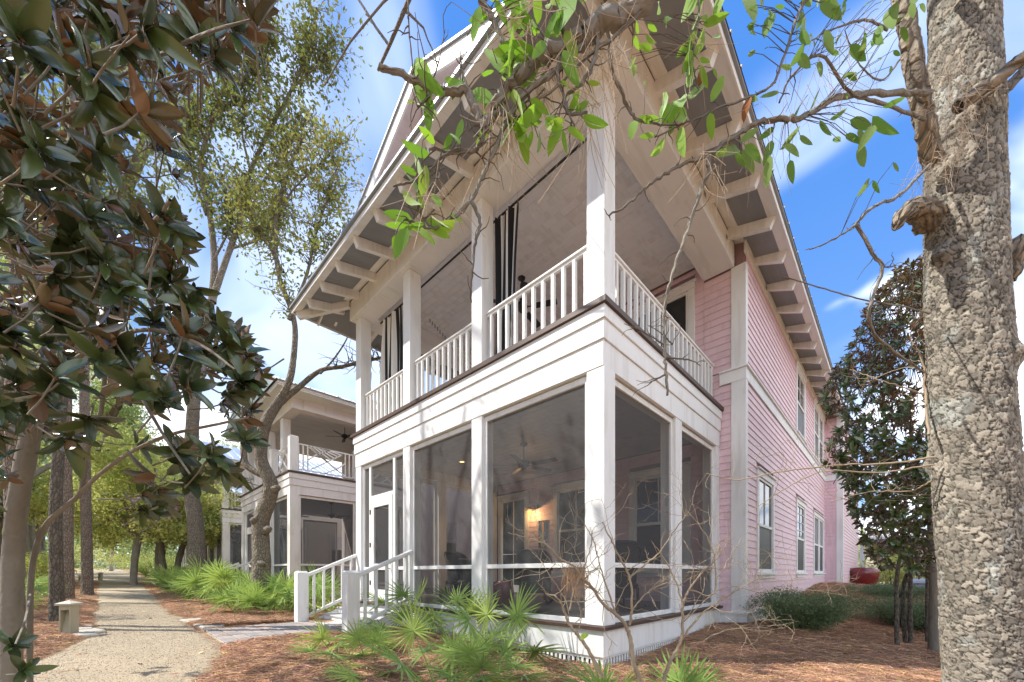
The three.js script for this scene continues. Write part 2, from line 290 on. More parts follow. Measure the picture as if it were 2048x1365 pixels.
// screen panels: frame, rails and mesh
function screenPanel(a0, a1, side, y0 = 0.6, y1 = 3.54, midY = 1.30, parent = house, white = M.white, scr = M.screen, mid = true, depth = -0.10, w = 0.055) {
  const f = new MB(), put = (p, q, y, Y, d0, d1) => side === null ? f.box(p, y, d1, q, Y, d0) : f.box(side + d0, y, p, side + d1, Y, q);
  const d0 = side === null ? depth : 0, d1 = side === null ? depth - 0.05 : -0.05;
  put(a0, a0 + w, y0, y1, d0, d1); put(a1 - w, a1, y0, y1, d0, d1);
  put(a0 + w, a1 - w, y1 - 0.075, y1, d0, d1); put(a0 + w, a1 - w, y0, y0 + 0.062, d0, d1);
  if (mid) put(a0 + w, a1 - w, midY - 0.03, midY + 0.03, d0, d1);
  const p = part('screen_panel', f, white, parent), s = new MB(), e = 0.004;
  side === null ? s.poly([V(a0 + e, y0 + e, depth - 0.025), V(a1 - e, y0 + e, depth - 0.025), V(a1 - e, y1 - e, depth - 0.025), V(a0 + e, y1 - e, depth - 0.025)], V(0, 0, 1))
    : s.poly([V(side - 0.025, y0 + e, a0 + e), V(side - 0.025, y0 + e, a1 - e), V(side - 0.025, y1 - e, a1 - e), V(side - 0.025, y1 - e, a0 + e)], V(1, 0, 0));
  part('insect_screen', s, scr, p); return p;
}
screenPanel(-4.099, -2.351, null); screenPanel(-2.109, -0.271, null);
screenPanel(-2.119, -0.291, -0.10); screenPanel(-3.979, -2.361, -0.10);
screenPanel(-2.119, -0.291, -6.2); screenPanel(-3.979, -2.361, -6.2);
// door bay: side lights, transom, door
{
  const z = -0.10, b = new MB(); for (const [p, q] of [[-6.089, -6.03], [-5.80, -5.72], [-4.80, -4.72], [-4.40, -4.341]]) b.box(p, 0.6, z - 0.06, q, 3.54, z);
  b.box(-6.03, 3.47, z - 0.058, -5.80, 3.54, z - 0.002); b.box(-5.72, 3.47, z - 0.058, -4.80, 3.54, z - 0.002); b.box(-4.72, 3.47, z - 0.058, -4.40, 3.54, z - 0.002);
  b.box(-5.72, 2.77, z - 0.058, -4.80, 2.84, z - 0.002); b.box(-6.03, 1.27, z - 0.05, -5.80, 1.33, z - 0.004); b.box(-4.72, 1.27, z - 0.05, -4.40, 1.33, z - 0.004);
  b.box(-6.03, 0.6, z - 0.058, -5.80, 0.66, z - 0.002); b.box(-4.72, 0.6, z - 0.058, -4.40, 0.66, z - 0.002);
  const d = part('door_frame', b, M.white);
  for (const [p, q, y, Y] of [[-6.03, -5.8, 0.66, 3.47], [-4.72, -4.4, 0.66, 3.47], [-5.72, -4.8, 2.84, 3.47]]) part('insect_screen', new MB().poly([V(p - 0.01, y - 0.01, z - 0.03), V(q + 0.01, y - 0.01, z - 0.03), V(q + 0.01, Y + 0.01, z - 0.03), V(p - 0.01, Y + 0.01, z - 0.03)], V(0, 0, 1)), M.screen, d);
  const f = new MB(), z1 = z + 0.012, z0 = z - 0.035; f.box(-5.705, 0.615, z0, -5.575, 2.76, z1); f.box(-4.945, 0.615, z0, -4.815, 2.76, z1); f.box(-5.575, 2.58, z0, -4.945, 2.76, z1); f.box(-5.575, 1.27, z0, -4.945, 1.40, z1); f.box(-5.575, 0.615, z0, -4.945, 0.86, z1);
  const dr = part('screen_door', f, M.white2);
  part('insect_screen', new MB().poly([V(-5.58, 0.85, z - 0.012), V(-4.94, 0.85, z - 0.012), V(-4.94, 2.6, z - 0.012), V(-5.58, 2.6, z - 0.012)], V(0, 0, 1)), M.screen, dr);
  part('handle', new MB().tube(spline([V(-4.88, 1.42, z1), V(-4.88, 1.41, z1 + 0.045), V(-4.88, 1.30, z1 + 0.045), V(-4.88, 1.29, z1)], 14), taper(0.008, 0.008, 14), 6), M.black, dr);
  for (const y of [0.95, 1.75, 2.45]) B('hinge', -5.735, y, z1, -5.695, y + 0.1, z1 + 0.012, M.bronze, dr, 0.002);
}
// layered fascia between the storeys and the balcony deck
B('balcony_deck', -6.45, 4.222, -4.17, 0.03, 4.29, 0.03, M.brown);
for (const [y0, y1, o] of [[4.072, 4.220, -0.002], [3.852, 4.070, -0.022], [3.556, 3.850, -0.042]]) {
  B('fascia_board', -6.38 - o, y0, -0.09 , o, y1, o, M.white); B('fascia_board', -0.09, y0, -4.17, o - 0.0005, y1, -0.092); B('fascia_board', -6.38 - o, y0, -4.17, -6.28, y1, -0.092);
}
B('porch_beam', -6.27, 3.558, -0.33, -0.1, 4.2, -0.095, M.white); B('porch_beam', -0.33, 3.558, -4.17, -0.1, 4.2, -0.34, M.white); B('porch_beam', -6.27, 3.558, -4.17, -6.05, 4.2, -0.34, M.white);
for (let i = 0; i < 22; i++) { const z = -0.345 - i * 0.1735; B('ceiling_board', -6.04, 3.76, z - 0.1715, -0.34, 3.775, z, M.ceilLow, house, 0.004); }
B('balcony_floor', -6.3, 4.2905, -4.17, -0.10, 4.296, -0.10, M.floor);
// balcony railing
{
  const rail = (p, q) => { const b = new MB(); b.bar(p, q, 0.085, 0.032, 0.006); const o = V(0, -0.035, 0); b.bar(p.clone().add(o), q.clone().add(o), 0.04, 0.036, 0.004); return part('balcony_rail', b, M.white2); };
  const bal = new MB().box(-0.024, 4.289, -0.024, 0.024, 5.06, 0.024, 0.004).geo();
  const run = (p, q, n) => { for (let i = 0; i < n; i++) { const m = part('baluster', bal, M.white2), t = (i + 0.5) / n; m.position.set(lerp(p.x, q.x, t), 0, lerp(p.z, q.z, t)); } };
  const y = 5.112;
  for (let i = 0; i < 3; i++) { const p = V(PX[i + 1] + PW, y, -0.17), q = V(PX[i] - PW, y, -0.17); rail(p, q); run(p, q, 11); }
  rail(V(-0.17, y, -0.29), V(-0.17, y, -4.16)); run(V(-0.17, 0, -0.29), V(-0.17, 0, -4.16), 22);
  rail(V(-6.21, y, -0.29), V(-6.21, y, -3.95)); run(V(-6.21, 0, -0.29), V(-6.21, 0, -3.95), 22);
}
// beams and ceiling over the balcony
B('balcony_beam', -6.42, 6.822, -0.36, 0.205, 7.24, 0.05, M.white, house, 0.006); B('balcony_beam', -0.33, 6.822, -4.17, 0.204, 7.24, -0.361, M.white, house, 0.006); B('balcony_beam', -6.42, 6.822, -4.17, -5.95, 7.24, -0.361, M.white, house, 0.006);
for (let i = 0; i < 27; i++) { const z = -0.362 - i * 0.1405; B('ceiling_board', -5.95, 7.165, z - 0.1385, -0.33, 7.185, z, i % 3 ? M.ceil : M.ceilB, house, 0.005); }
B('curtain_rod', -5.9, 6.735, -0.425, -0.3, 6.76, -0.40, M.black);

// main body: sheathing, clapboards, trim
const SX = 0.367, ZW = -4.2, ZE = -15.4, BX = 0.9;
part('wall', new MB().box(-6.33, 0.0, -15.3, SX - 0.02, 7.4, ZW - 0.02).box(-6.33, 0.0, -24.4, BX - 0.02, 7.4, ZE - 0.02), M.sheath);
const pk = [M.pink, M.pinkB, M.pinkC]; let bi = 0;
// a clapboard is a wedge: proud at its lower edge
const clap = (name, a0, a1, y, h, plane, side, parent = house, mat) => {
  const b = new MB(), t = 0.016, p = (a, yy, d) => side === 'x' ? V(plane + d, yy, a) : V(a, yy, plane + d), out = side === 'x' ? V(1, 0, 0) : V(0, 0, 1), off = hash(bi, 5) * 4; bi++;
  b.poly([p(a0, y, t), p(a1, y, t), p(a1, y + h, 0.002), p(a0, y + h, 0.002)], out, off);
  b.poly([p(a0, y, t), p(a1, y, t), p(a1, y, -0.012), p(a0, y, -0.012)], V(0, -1, 0), off);
  const e = side === 'x' ? V(0, 0, 1) : V(1, 0, 0);
  b.poly([p(a1, y, t), p(a1, y + h, 0.002), p(a1, y + h, -0.012), p(a1, y, -0.012)], e); b.poly([p(a0, y, t), p(a0, y + h, 0.002), p(a0, y + h, -0.012), p(a0, y, -0.012)], e.negate());
  return part(name, b, mat ?? pk[(hash(bi, 3) * 3) | 0], parent);
};
const EXP = 0.1315;
function rows(y0, y1, a0, a1, plane, side, holes) {
  for (let y = y0; y < y1 - 0.02; y += EXP) {
    const h = Math.min(EXP, y1 - y); let segs = [[a0, a1]];
    for (const [p, q, lo, hi] of holes) if (y + h > lo + 0.005 && y < hi - 0.005) segs = segs.flatMap(([s, e]) => q <= s || p >= e ? [[s, e]] : [[s, p], [q, e]].filter(([u, v]) => v - u > 0.02));
    for (const [s, e] of segs) clap('clapboard', s, e, y, h, plane, side);
  }
}
// windows and doors: [a0, a1, y0, y1] outer casing
const sideWin = [[-6.5, -5.0, 1.17, 3.28], [-10.75, -9.25, 1.17, 3.28], [-15.0, -12.42, 1.17, 3.28], [-10.75, -9.25, 5.04, 6.98], [-14.9, -12.5, 5.04, 6.98]];
const frontWin = [[-6.04, -4.84, 0.62, 3.44], [-4.0, -2.62, 1.20, 3.44], [-1.89, -0.58, 1.20, 3.40]];
rows(0.50, 4.70, -15.385, -4.31, SX, 'x', sideWin); rows(4.965, 7.0, -15.385, -4.31, SX, 'x', sideWin);
rows(0.61, 3.75, -6.05, -0.35, ZW, 'z', frontWin); rows(4.30, 7.16, -5.94, -0.335, ZW, 'z', [[-1.95, -0.50, 4.3, 6.95]]);
rows(0.50, 4.70, -0.05, 0.142, ZW, 'z', []); rows(4.965, 6.82, -0.33, 0.142, ZW, 'z', []); rows(4.295, 4.965, -0.33, -0.052, ZW, 'z', []);
{ const b = []; for (let y = 0.5; y < 7.0; y += EXP) { const m = new MB(), t = 0.016; m.poly([V(SX + 0.01, y, ZE + t), V(0.72, y, ZE + t), V(0.72, y + EXP, ZE), V(SX + 0.01, y + EXP, ZE)], V(0, 0, 1)); m.poly([V(SX + 0.01, y, ZE + t), V(0.72, y, ZE + t), V(0.72, y, ZE - 0.01), V(SX + 0.01, y, ZE - 0.01)], V(0, -1, 0)); b.push(m.geo()); } for (let y = 0.5; y < 7.0; y += EXP) { const m = new MB(), t = 0.016; m.poly([V(BX + t, y, -15.5), V(BX + t, y, -24), V(BX, y + EXP, -24), V(BX, y + EXP, -15.5)], V(1, 0, 0)); m.poly([V(BX + t, y, -15.5), V(BX + t, y, -24), V(BX - 0.01, y, -24), V(BX - 0.01, y, -15.5)], V(0, -1, 0)); b.push(m.geo()); } part('far_clapboards', mergeGeometries(b), M.pink).userData.kind = 'stuff'; }
B('corner_board', 0.146, 0.46, -4.31, 0.395, 6.82, -4.168, M.white, house, 0.006); B('corner_board', 0.72, 0.3, -15.52, BX + 0.02, 7.1, -15.375, M.white); B('corner_board', SX + 0.002, 0.46, -15.395, SX + 0.03, 7.0, -15.36, M.pink);
B('water_table', -0.06, -0.2, -4.36, 0.415, 0.455, -4.150, M.white); B('water_table', SX - 0.01, -0.3, -15.39, 0.413, 0.455, -4.361, M.white);
B('water_table_cap', -0.055, 0.456, -4.38, 0.44, 0.492, -4.13, M.white); B('water_table_cap', SX - 0.01, 0.456, -15.39, 0.438, 0.492, -4.381, M.white);
B('belt_board', -0.05, 4.712, -4.32, 0.402, 4.925, -4.16, M.white); B('belt_board', SX - 0.005, 4.712, -15.38, 0.399, 4.925, -4.322, M.white);
B('belt_cap', -0.05, 4.926, -4.34, 0.435, 4.962, -4.13, M.white); B('belt_cap', SX - 0.005, 4.926, -15.38, 0.433, 4.962, -4.342, M.white);
B('belt_board', SX + 0.03, 4.712, -15.38, BX + 0.03, 4.93, -15.36, M.white);
B('frieze_board', SX - 0.01, 7.0, -15.39, 0.395, 7.25, -4.171, M.white); B('frieze_board', -0.335, 6.9, -4.205, 0.2, 7.0, -4.176, M.pink);

// windows on the side wall and behind the porch
function windowUnit(a0, a1, y0, y1, plane, side, o = {}) {
  const w = 0.125, b = new MB(), put = (mb, p, q, y, Y, d0, d1, c) => side === 'x' ? mb.box(plane + d0, y, p, plane + d1, Y, q, c) : mb.box(p, y, plane + d0, q, Y, plane + d1, c);
  put(b, a0, a0 + w, y0 + 0.05, y1 - 0.15, -0.01, 0.032); put(b, a1 - w, a1, y0 + 0.05, y1 - 0.15, -0.01, 0.032); put(b, a0 - 0.01, a1 + 0.01, y1 - 0.148, y1 - 0.03, -0.01, 0.036); put(b, a0 - 0.04, a1 + 0.04, y1 - 0.029, y1, -0.01, 0.07);
  if (o.double) { const m = (a0 + a1) / 2; put(b, m - 0.06, m + 0.06, y0 + 0.05, y1 - 0.15, -0.01, 0.032); }
  const win = part('window', b, M.white);
  if (!o.door) { const s = new MB(); put(s, a0 - 0.03, a1 + 0.03, y0, y0 + 0.045, -0.01, 0.075); put(s, a0, a1, y0 - 0.085, y0 - 0.002, -0.01, 0.03); part('sill', s, M.white, win); }
  const cols = o.double ? [[a0 + w, (a0 + a1) / 2 - 0.06], [(a0 + a1) / 2 + 0.06, a1 - w]] : [[a0 + w, a1 - w]];
  for (const [p, q] of cols) {
    const yb = y0 + 0.047, yt = y1 - 0.152, mid = o.door ? yb + 0.55 : (yb + yt) / 2, s = 0.05, f = new MB();
    put(f, p, p + s, yb, yt, -0.04, 0.012); put(f, q - s, q, yb, yt, -0.04, 0.012); put(f, p + s, q - s, yb, yb + (o.door ? 0.2 : 0.07), -0.04, 0.012); put(f, p + s, q - s, yt - s, yt, -0.04, 0.012); if (!o.door) put(f, p + s, q - s, mid - 0.03, mid + 0.03, -0.035, 0.018);
    const m = (p + q) / 2; put(f, m - 0.011, m + 0.011, o.door ? yb + 0.2 : mid + 0.03, yt - s, -0.03, 0.004, 0.002); if (o.bars) for (const k of o.bars) { const y = lerp(o.door ? yb + 0.2 : mid, yt, k); put(f, p + s, q - s, y - 0.011, y + 0.011, -0.03, 0.0035, 0.002); }
    part('sash', f, M.white2, win);
    const pane = (y, Y, mat, d) => part('pane', side === 'x' ? new MB().poly([V(plane + d, y, p), V(plane + d, y, q), V(plane + d, Y, q), V(plane + d, Y, p)], V(1, 0, 0)) : new MB().poly([V(p, y, plane + d), V(q, y, plane + d), V(q, Y, plane + d), V(p, Y, plane + d)], V(0, 0, 1)), mat, win);
    if (o.door) pane(yb, yt, M.glass, -0.012); else { pane(mid, yt, M.glass, -0.012); pane(yb, mid, M.screenGlass, -0.006); }
    if (o.blind) { const bl = new MB(); for (let y = mid + 0.05; y < yt - 0.03; y += 0.04) put(bl, p + 0.03, q - 0.03, y, y + 0.028, -0.011, -0.006, 0.001); part('blind', bl, M.white2, win).userData.kind = 'stuff'; }
  }
  return win;
}
sideWin.forEach(([a0, a1, y0, y1], i) => windowUnit(a0, a1, y0, y1, SX, 'x', { double: i === 2 || i === 4, bars: i === 1 ? [0.25, 0.5, 0.75] : i > 2 ? [0.5] : [] }));
windowUnit(-6.04, -4.84, 0.62, 3.44, ZW, 'z', { door: true, bars: [0.36] }); windowUnit(-4.0, -2.62, 1.20, 3.44, ZW, 'z'); windowUnit(-1.89, -0.58, 1.20, 3.40, ZW, 'z');
windowUnit(-1.95, -0.50, 4.30, 6.95, ZW, 'z', { door: true, bars: [0.5] });

// eaves: soffit, rafters, gutter board
const EXR = 0.955, EXL = -7.42, EZ = 0.90, YE = 7.05, YB = 7.27;
{
  const rafter = (p, q) => { const b = new MB(), d = q.clone().sub(p).setY(0).normalize(), s = V(-d.z, 0, d.x).multiplyScalar(0.042), y = V(0, 1, 0), tip = q.clone(), cut = q.clone().addScaledVector(d, -0.075).addScaledVector(y, -0.155); const a = p.clone(), e = p.clone().addScaledVector(y, -0.16);
    const L = [a, tip, cut, e].map((v) => v.clone().add(s)), R = [a, tip, cut, e].map((v) => v.clone().sub(s)); b.poly(L, s); b.poly(R, s.clone().negate()); b.poly([L[1], L[2], R[2], R[1]], d); b.poly([L[2], L[3], R[3], R[2]], V(0, -1, 0)); b.poly([L[0], L[1], R[1], R[0]], V(0, 1, 0)); return part('rafter_tail', b, M.white); };
  const dx = 0.045;
  for (let i = 0; i < 17; i++) { const z = 0.02 - i * 0.98 - 0.9; if (z < -15.3) break; rafter(V(i < 4 ? 0.20 : 0.39, YB, z), V(EXR - dx, YE + 0.02, z)); }
  for (let i = 0; i < 5; i++) rafter(V(-6.4, YB, -0.75 - i * 0.95), V(EXL + dx, YE + 0.02, -0.75 - i * 0.95));
  for (const x of [-6.72, -6.0, -5.24, -4.46, -3.71, -2.98, -2.22, -1.45, -0.68, 0.08]) rafter(V(x, YB, 0.045), V(x, YE + 0.02, EZ - dx));
  rafter(V(-6.40, YB, 0.045), V(EXL + dx, YE + 0.02, EZ - dx)); rafter(V(0.2, YB, 0.045), V(EXR - dx, YE + 0.02, EZ - dx));
  // soffit sheets, one per side, and pale boards along their edges
  const up = 0.006, sh = (pts, mat, name = 'soffit') => part(name, new MB().poly(pts, V(0, -1, 0)), mat);
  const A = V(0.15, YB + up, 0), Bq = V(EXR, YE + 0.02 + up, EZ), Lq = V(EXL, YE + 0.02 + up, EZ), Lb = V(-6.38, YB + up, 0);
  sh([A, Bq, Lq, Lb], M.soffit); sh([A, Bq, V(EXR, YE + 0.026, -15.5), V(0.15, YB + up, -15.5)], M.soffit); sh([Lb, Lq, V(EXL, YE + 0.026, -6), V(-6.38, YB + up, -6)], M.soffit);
  const slope = (YB - YE - 0.02) / (EXR - 0.2);
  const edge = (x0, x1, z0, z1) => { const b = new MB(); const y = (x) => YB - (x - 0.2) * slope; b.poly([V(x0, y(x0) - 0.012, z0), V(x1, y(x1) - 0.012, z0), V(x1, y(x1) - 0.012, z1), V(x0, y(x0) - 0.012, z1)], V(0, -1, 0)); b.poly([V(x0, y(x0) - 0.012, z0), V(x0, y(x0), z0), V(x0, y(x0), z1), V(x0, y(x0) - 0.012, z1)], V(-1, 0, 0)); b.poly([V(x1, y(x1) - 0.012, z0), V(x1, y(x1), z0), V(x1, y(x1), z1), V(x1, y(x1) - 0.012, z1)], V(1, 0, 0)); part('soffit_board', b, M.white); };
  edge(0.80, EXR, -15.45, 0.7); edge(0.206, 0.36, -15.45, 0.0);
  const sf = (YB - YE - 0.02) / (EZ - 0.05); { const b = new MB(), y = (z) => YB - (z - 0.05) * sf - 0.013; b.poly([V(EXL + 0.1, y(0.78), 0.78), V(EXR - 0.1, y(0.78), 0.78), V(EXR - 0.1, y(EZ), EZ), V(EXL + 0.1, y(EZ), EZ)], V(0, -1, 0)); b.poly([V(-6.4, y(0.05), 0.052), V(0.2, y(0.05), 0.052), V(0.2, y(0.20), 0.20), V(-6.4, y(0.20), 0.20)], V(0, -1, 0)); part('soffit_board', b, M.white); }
  B('eave_fascia', EXL - 0.02, YE - 0.01, EZ, EXR + 0.02, YE + 0.085, EZ + 0.024, M.white); B('eave_fascia', EXR - 0.004, YE - 0.01, -15.5, EXR + 0.02, YE + 0.085, EZ - 0.001, M.white); B('eave_fascia', EXL - 0.02, YE - 0.01, -6, EXL + 0.004, YE + 0.085, EZ - 0.001, M.white);
  // metal roof: drip edges, pent roof, main slopes with standing seams
  const drip = M.metal;
  B('drip_edge', EXL - 0.05, YE + 0.086, EZ - 0.05, EXR + 0.06, YE + 0.135, EZ + 0.07, drip); B('drip_edge', EXR - 0.02, YE + 0.087, -15.55, EXR + 0.055, YE + 0.134, EZ - 0.051, drip); B('drip_edge', EXL - 0.048, YE + 0.087, -6, EXL + 0.02, YE + 0.134, EZ - 0.051, drip);
  const ridgeX = -3.26, ridgeY = 9.34, ey = YE + 0.14;
  part('pent_roof', new MB().poly([V(EXL - 0.05, ey, EZ + 0.06), V(EXR + 0.06, ey, EZ + 0.06), V(EXR - 0.7, 7.52, 0), V(EXL + 0.75, 7.52, 0)], V(0, 1, 0)), M.metal);
  const seam = new MB().box(-0.02, 0, 0, 0.02, 0.03, 1.0).geo();
  for (let x = EXL + 0.3; x < EXR; x += 0.42) { const m = part('roof_seam', new MB().bar(V(x, 7.52, 0.01), V(x, ey + 0.012, EZ + 0.075), 0.03, 0.035), M.metal); }
  for (const s of [0, 1]) {
    const ex = s ? EXR + 0.06 : EXL - 0.05, b = new MB(), zf = 0.42, zb = -15.6;
    b.poly([V(ex, ey, zf), V(ridgeX, ridgeY, zf), V(ridgeX, ridgeY, zb), V(ex, ey, zb)], V(0, 1, 0)); b.poly([V(ex, ey - 0.03, zf), V(ridgeX, ridgeY - 0.03, zf), V(ridgeX, ridgeY - 0.03, zb), V(ex, ey - 0.03, zb)], V(0, -1, 0)); b.poly([V(ex, ey - 0.03, zf), V(ridgeX, ridgeY - 0.03, zf), V(ridgeX, ridgeY, zf), V(ex, ey, zf)], V(0, 0, 1));
    part('roof', b, M.metal);
    const ru = V(ridgeX - ex, ridgeY - ey, 0), nrm = V(-ru.y, ru.x, 0).normalize(); if (nrm.y < 0) nrm.negate();
    const P = (t, d, z) => V(ex, ey, z).addScaledVector(ru, t).addScaledVector(nrm, d);
    const bar = (t0, t1, d0, d1, z0, z1, nm, mat) => { const m = new MB(), c = [P(t0, d0, z0), P(t1, d0, z0), P(t1, d1, z0), P(t0, d1, z0)], e = [P(t0, d0, z1), P(t1, d0, z1), P(t1, d1, z1), P(t0, d1, z1)]; m.poly(c, V(0, 0, 1)); m.poly(e, V(0, 0, -1)); m.poly([c[0], c[1], e[1], e[0]], nrm.clone().multiplyScalar(Math.sign(d0 - d1))); m.poly([c[3], c[2], e[2], e[3]], nrm.clone().multiplyScalar(Math.sign(d1 - d0))); part(nm, m, mat); };
    bar(0.0, 0.996, -0.035, -0.25, 0.40, 0.365, 'rake_board', M.white); bar(0.0, 1.0, -0.001, -0.034, 0.435, 0.36, 'rake_trim', drip);
    bar(0.03, 0.99, -0.05, -0.065, 0.364, 0.0, 'rake_soffit', M.pinkPale); bar(0.03, 0.985, -0.067, -0.20, 0.06, 0.012, 'gable_trim', M.white);
  }
  for (let i = 0; i < 40; i++) { const z = 0.3 - i * 0.42; part('roof_seam', new MB().bar(V(EXR + 0.07, ey + 0.012, z), V(ridgeX, ridgeY + 0.014, z), 0.03, 0.03), M.metal); }
  for (let y = 7.3; y < 9.2; y += EXP) { const half = (ridgeY - 0.06 - y) / ((ridgeY - ey) / (EXR + 0.06 - ridgeX)); if (half > 0.1) clap('gable_board', ridgeX - half, ridgeX + half, y, EXP, 0.0, 'z', house, M.pinkPale); }
  part('gable_wall', new MB().poly([V(EXL + 0.1, 7.2, -0.02), V(EXR - 0.1, 7.2, -0.02), V(ridgeX, ridgeY - 0.04, -0.02)], V(0, 0, 1)), M.sheath);
  for (const x of [-6.2, -5.3, -4.3, -2.2, -1.2, -0.3]) B('gable_bracket', x - 0.04, 7.45 + (3.7 - Math.abs(x - ridgeX)) * 0.35, 0.062, x + 0.04, 7.52 + (3.7 - Math.abs(x - ridgeX)) * 0.35, 0.36, M.white);
  B('roof_ceiling', -6.3, 7.26, -15.3, 0.1, 7.30, -0.02, M.sheath);
  // round soffit vents
  for (const [x, y, z] of [[0.206, 7.08, -1.05], [0.206, 7.08, -2.6], [0.206, 7.08, -3.7], [0.397, 7.14, -5.7], [0.397, 7.14, -8.2], [0.397, 7.14, -11]]) { const b = new MB(); for (let k = 0; k < 4; k++) b.box(x, y - 0.04 + k * 0.02, z - 0.045, x + 0.006, y - 0.03 + k * 0.02, z + 0.045, 0.001); part('vent', b, M.soffit); }
}
// steps
{
  const st = thing('porch_steps', 'white wooden porch steps with grey treads, square posts and sloping handrails', 'steps', [0, 0, 0]);
  const g = groundY(-5.2, 1) - 0.05, TR = [[0.26, 1.02], [0.375, 0.72], [0.49, 0.42]];
  TR.forEach(([y, z], i) => { for (let k = 0; k < 2; k++) B('tread', -6.2, y - 0.035, z - 0.3 + k * 0.165 - 0.02, -4.16, y, z - 0.3 + k * 0.165 + 0.14, M.tread, st, 0.008); B('riser', -6.17, g, z - 0.05, -4.19, y - 0.037, z - 0.02, M.white, st); });
  for (const x of [-6.22, -4.14]) { const b = new MB(); b.poly([V(x, g, 1.0), V(x, g, -0.03), V(x, 0.55, -0.03), V(x, 0.44, 0.42), V(x, 0.22, 0.99)], V(1, 0, 0)); b.poly([V(x + 0.04, g, 1.0), V(x + 0.04, g, -0.03), V(x + 0.04, 0.55, -0.03), V(x + 0.04, 0.44, 0.42), V(x + 0.04, 0.22, 0.99)], V(-1, 0, 0)); part('stringer', b, M.white, st); }
  for (const x of [-6.31, -4.02]) {
    const w = 0.105, b = new MB().box(x - w, g - 0.05, 0.98, x + w, 1.21, 1.19, 0.006); const q = [[-w, 0.98], [w, 0.98], [w, 1.19], [-w, 1.19]].map(([dx, z]) => V(x + dx, 1.21, z)), k = 0.035, r = [[-w + k, 0.98 + k], [w - k, 0.98 + k], [w - k, 1.19 - k], [-w + k, 1.19 - k]].map(([dx, z]) => V(x + dx, 1.245, z));
    for (let i = 0; i < 4; i++) { const j = (i + 1) % 4; b.poly([q[i], q[j], r[j], r[i]], q[i].clone().add(q[j]).multiplyScalar(0.5).sub(V(x, 1.1, 1.085))); } b.poly(r, V(0, 1, 0)); part('newel_post', b, M.white, st);
    const p = V(x, 1.16, 0.98), e = V(x, 1.60, -0.05); part('handrail', new MB().bar(p, e, 0.07, 0.07, 0.012), M.white2, st); const lo = V(0, -0.83, 0); part('bottom_rail', new MB().bar(p.clone().add(lo), e.clone().add(lo), 0.05, 0.06, 0.005), M.white2, st);
    for (let i = 0; i < 5; i++) { const t = (i + 0.7) / 5.3, c = p.clone().lerp(e, t); B('baluster', c.x - 0.022, c.y - 0.82, c.z - 0.022, c.x + 0.022, c.y - 0.02, c.z + 0.022, M.white2, st, 0.003); }
  }
}
// ---------------------------------------------------------------- things on the porch and balcony
function ceilingFan(label, x, y, z, drop, turn, r = 0.68, group) {
  const f = thing('ceiling_fan', label, 'ceiling fan', [x, y, z], turn, group), b = M.black;
  part('canopy', new MB().lathe([[0.001, 0], [0.075, 0], [0.07, -0.03], [0.03, -0.06], [0.012, -0.065]], 0, 0, 0, 16), b, f); part('rod', new MB().tube([V(0, -0.05, 0), V(0, -drop, 0)], [0.013, 0.013], 8), b, f);
  part('motor', new MB().lathe([[0.012, 0.03], [0.05, 0.02], [0.115, -0.02], [0.125, -0.07], [0.10, -0.11], [0.05, -0.125], [0.045, -0.17], [0.001, -0.18]], 0, -drop, 0, 20), b, f);
  const bl = new MB(); bl.grid(6, 4, (u, v) => { const t = lerp(0.20, r, u), w = lerp(0.055, 0.072, u) * (u > 0.9 ? 0.8 : 1); return { p: V(t, -drop - 0.085 + (v - 0.5) * 0.028, (v - 0.5) * 2 * w), t: [t, v * 0.14] }; });
  const i = bl.p.length; bl.grid(6, 4, (u, v) => { const t = lerp(0.20, r, u), w = lerp(0.055, 0.072, u) * (u > 0.9 ? 0.8 : 1); return { p: V(t, -drop - 0.093 + (0.5 - v) * 0.028, (0.5 - v) * 2 * w), t: [t, v * 0.14] }; });
  bl.bar(V(0.09, -drop - 0.08, 0), V(0.24, -drop - 0.088, 0), 0.035, 0.01); const g = bl.geo();
  for (let k = 0; k < 5; k++) { const m = part('blade', g, b, f); m.rotation.y = k * Math.PI * 2 / 5; } return f;
}
ceilingFan('dark five-bladed ceiling fan hanging inside the screened porch of the pink house', -2.95, 3.76, -1.9, 0.34, 0.15, 0.74);
ceilingFan('black ceiling fan above the balcony of the pink house, seen through the balusters', -3.1, 7.165, -2.0, 0.52, 0.5, 0.72);
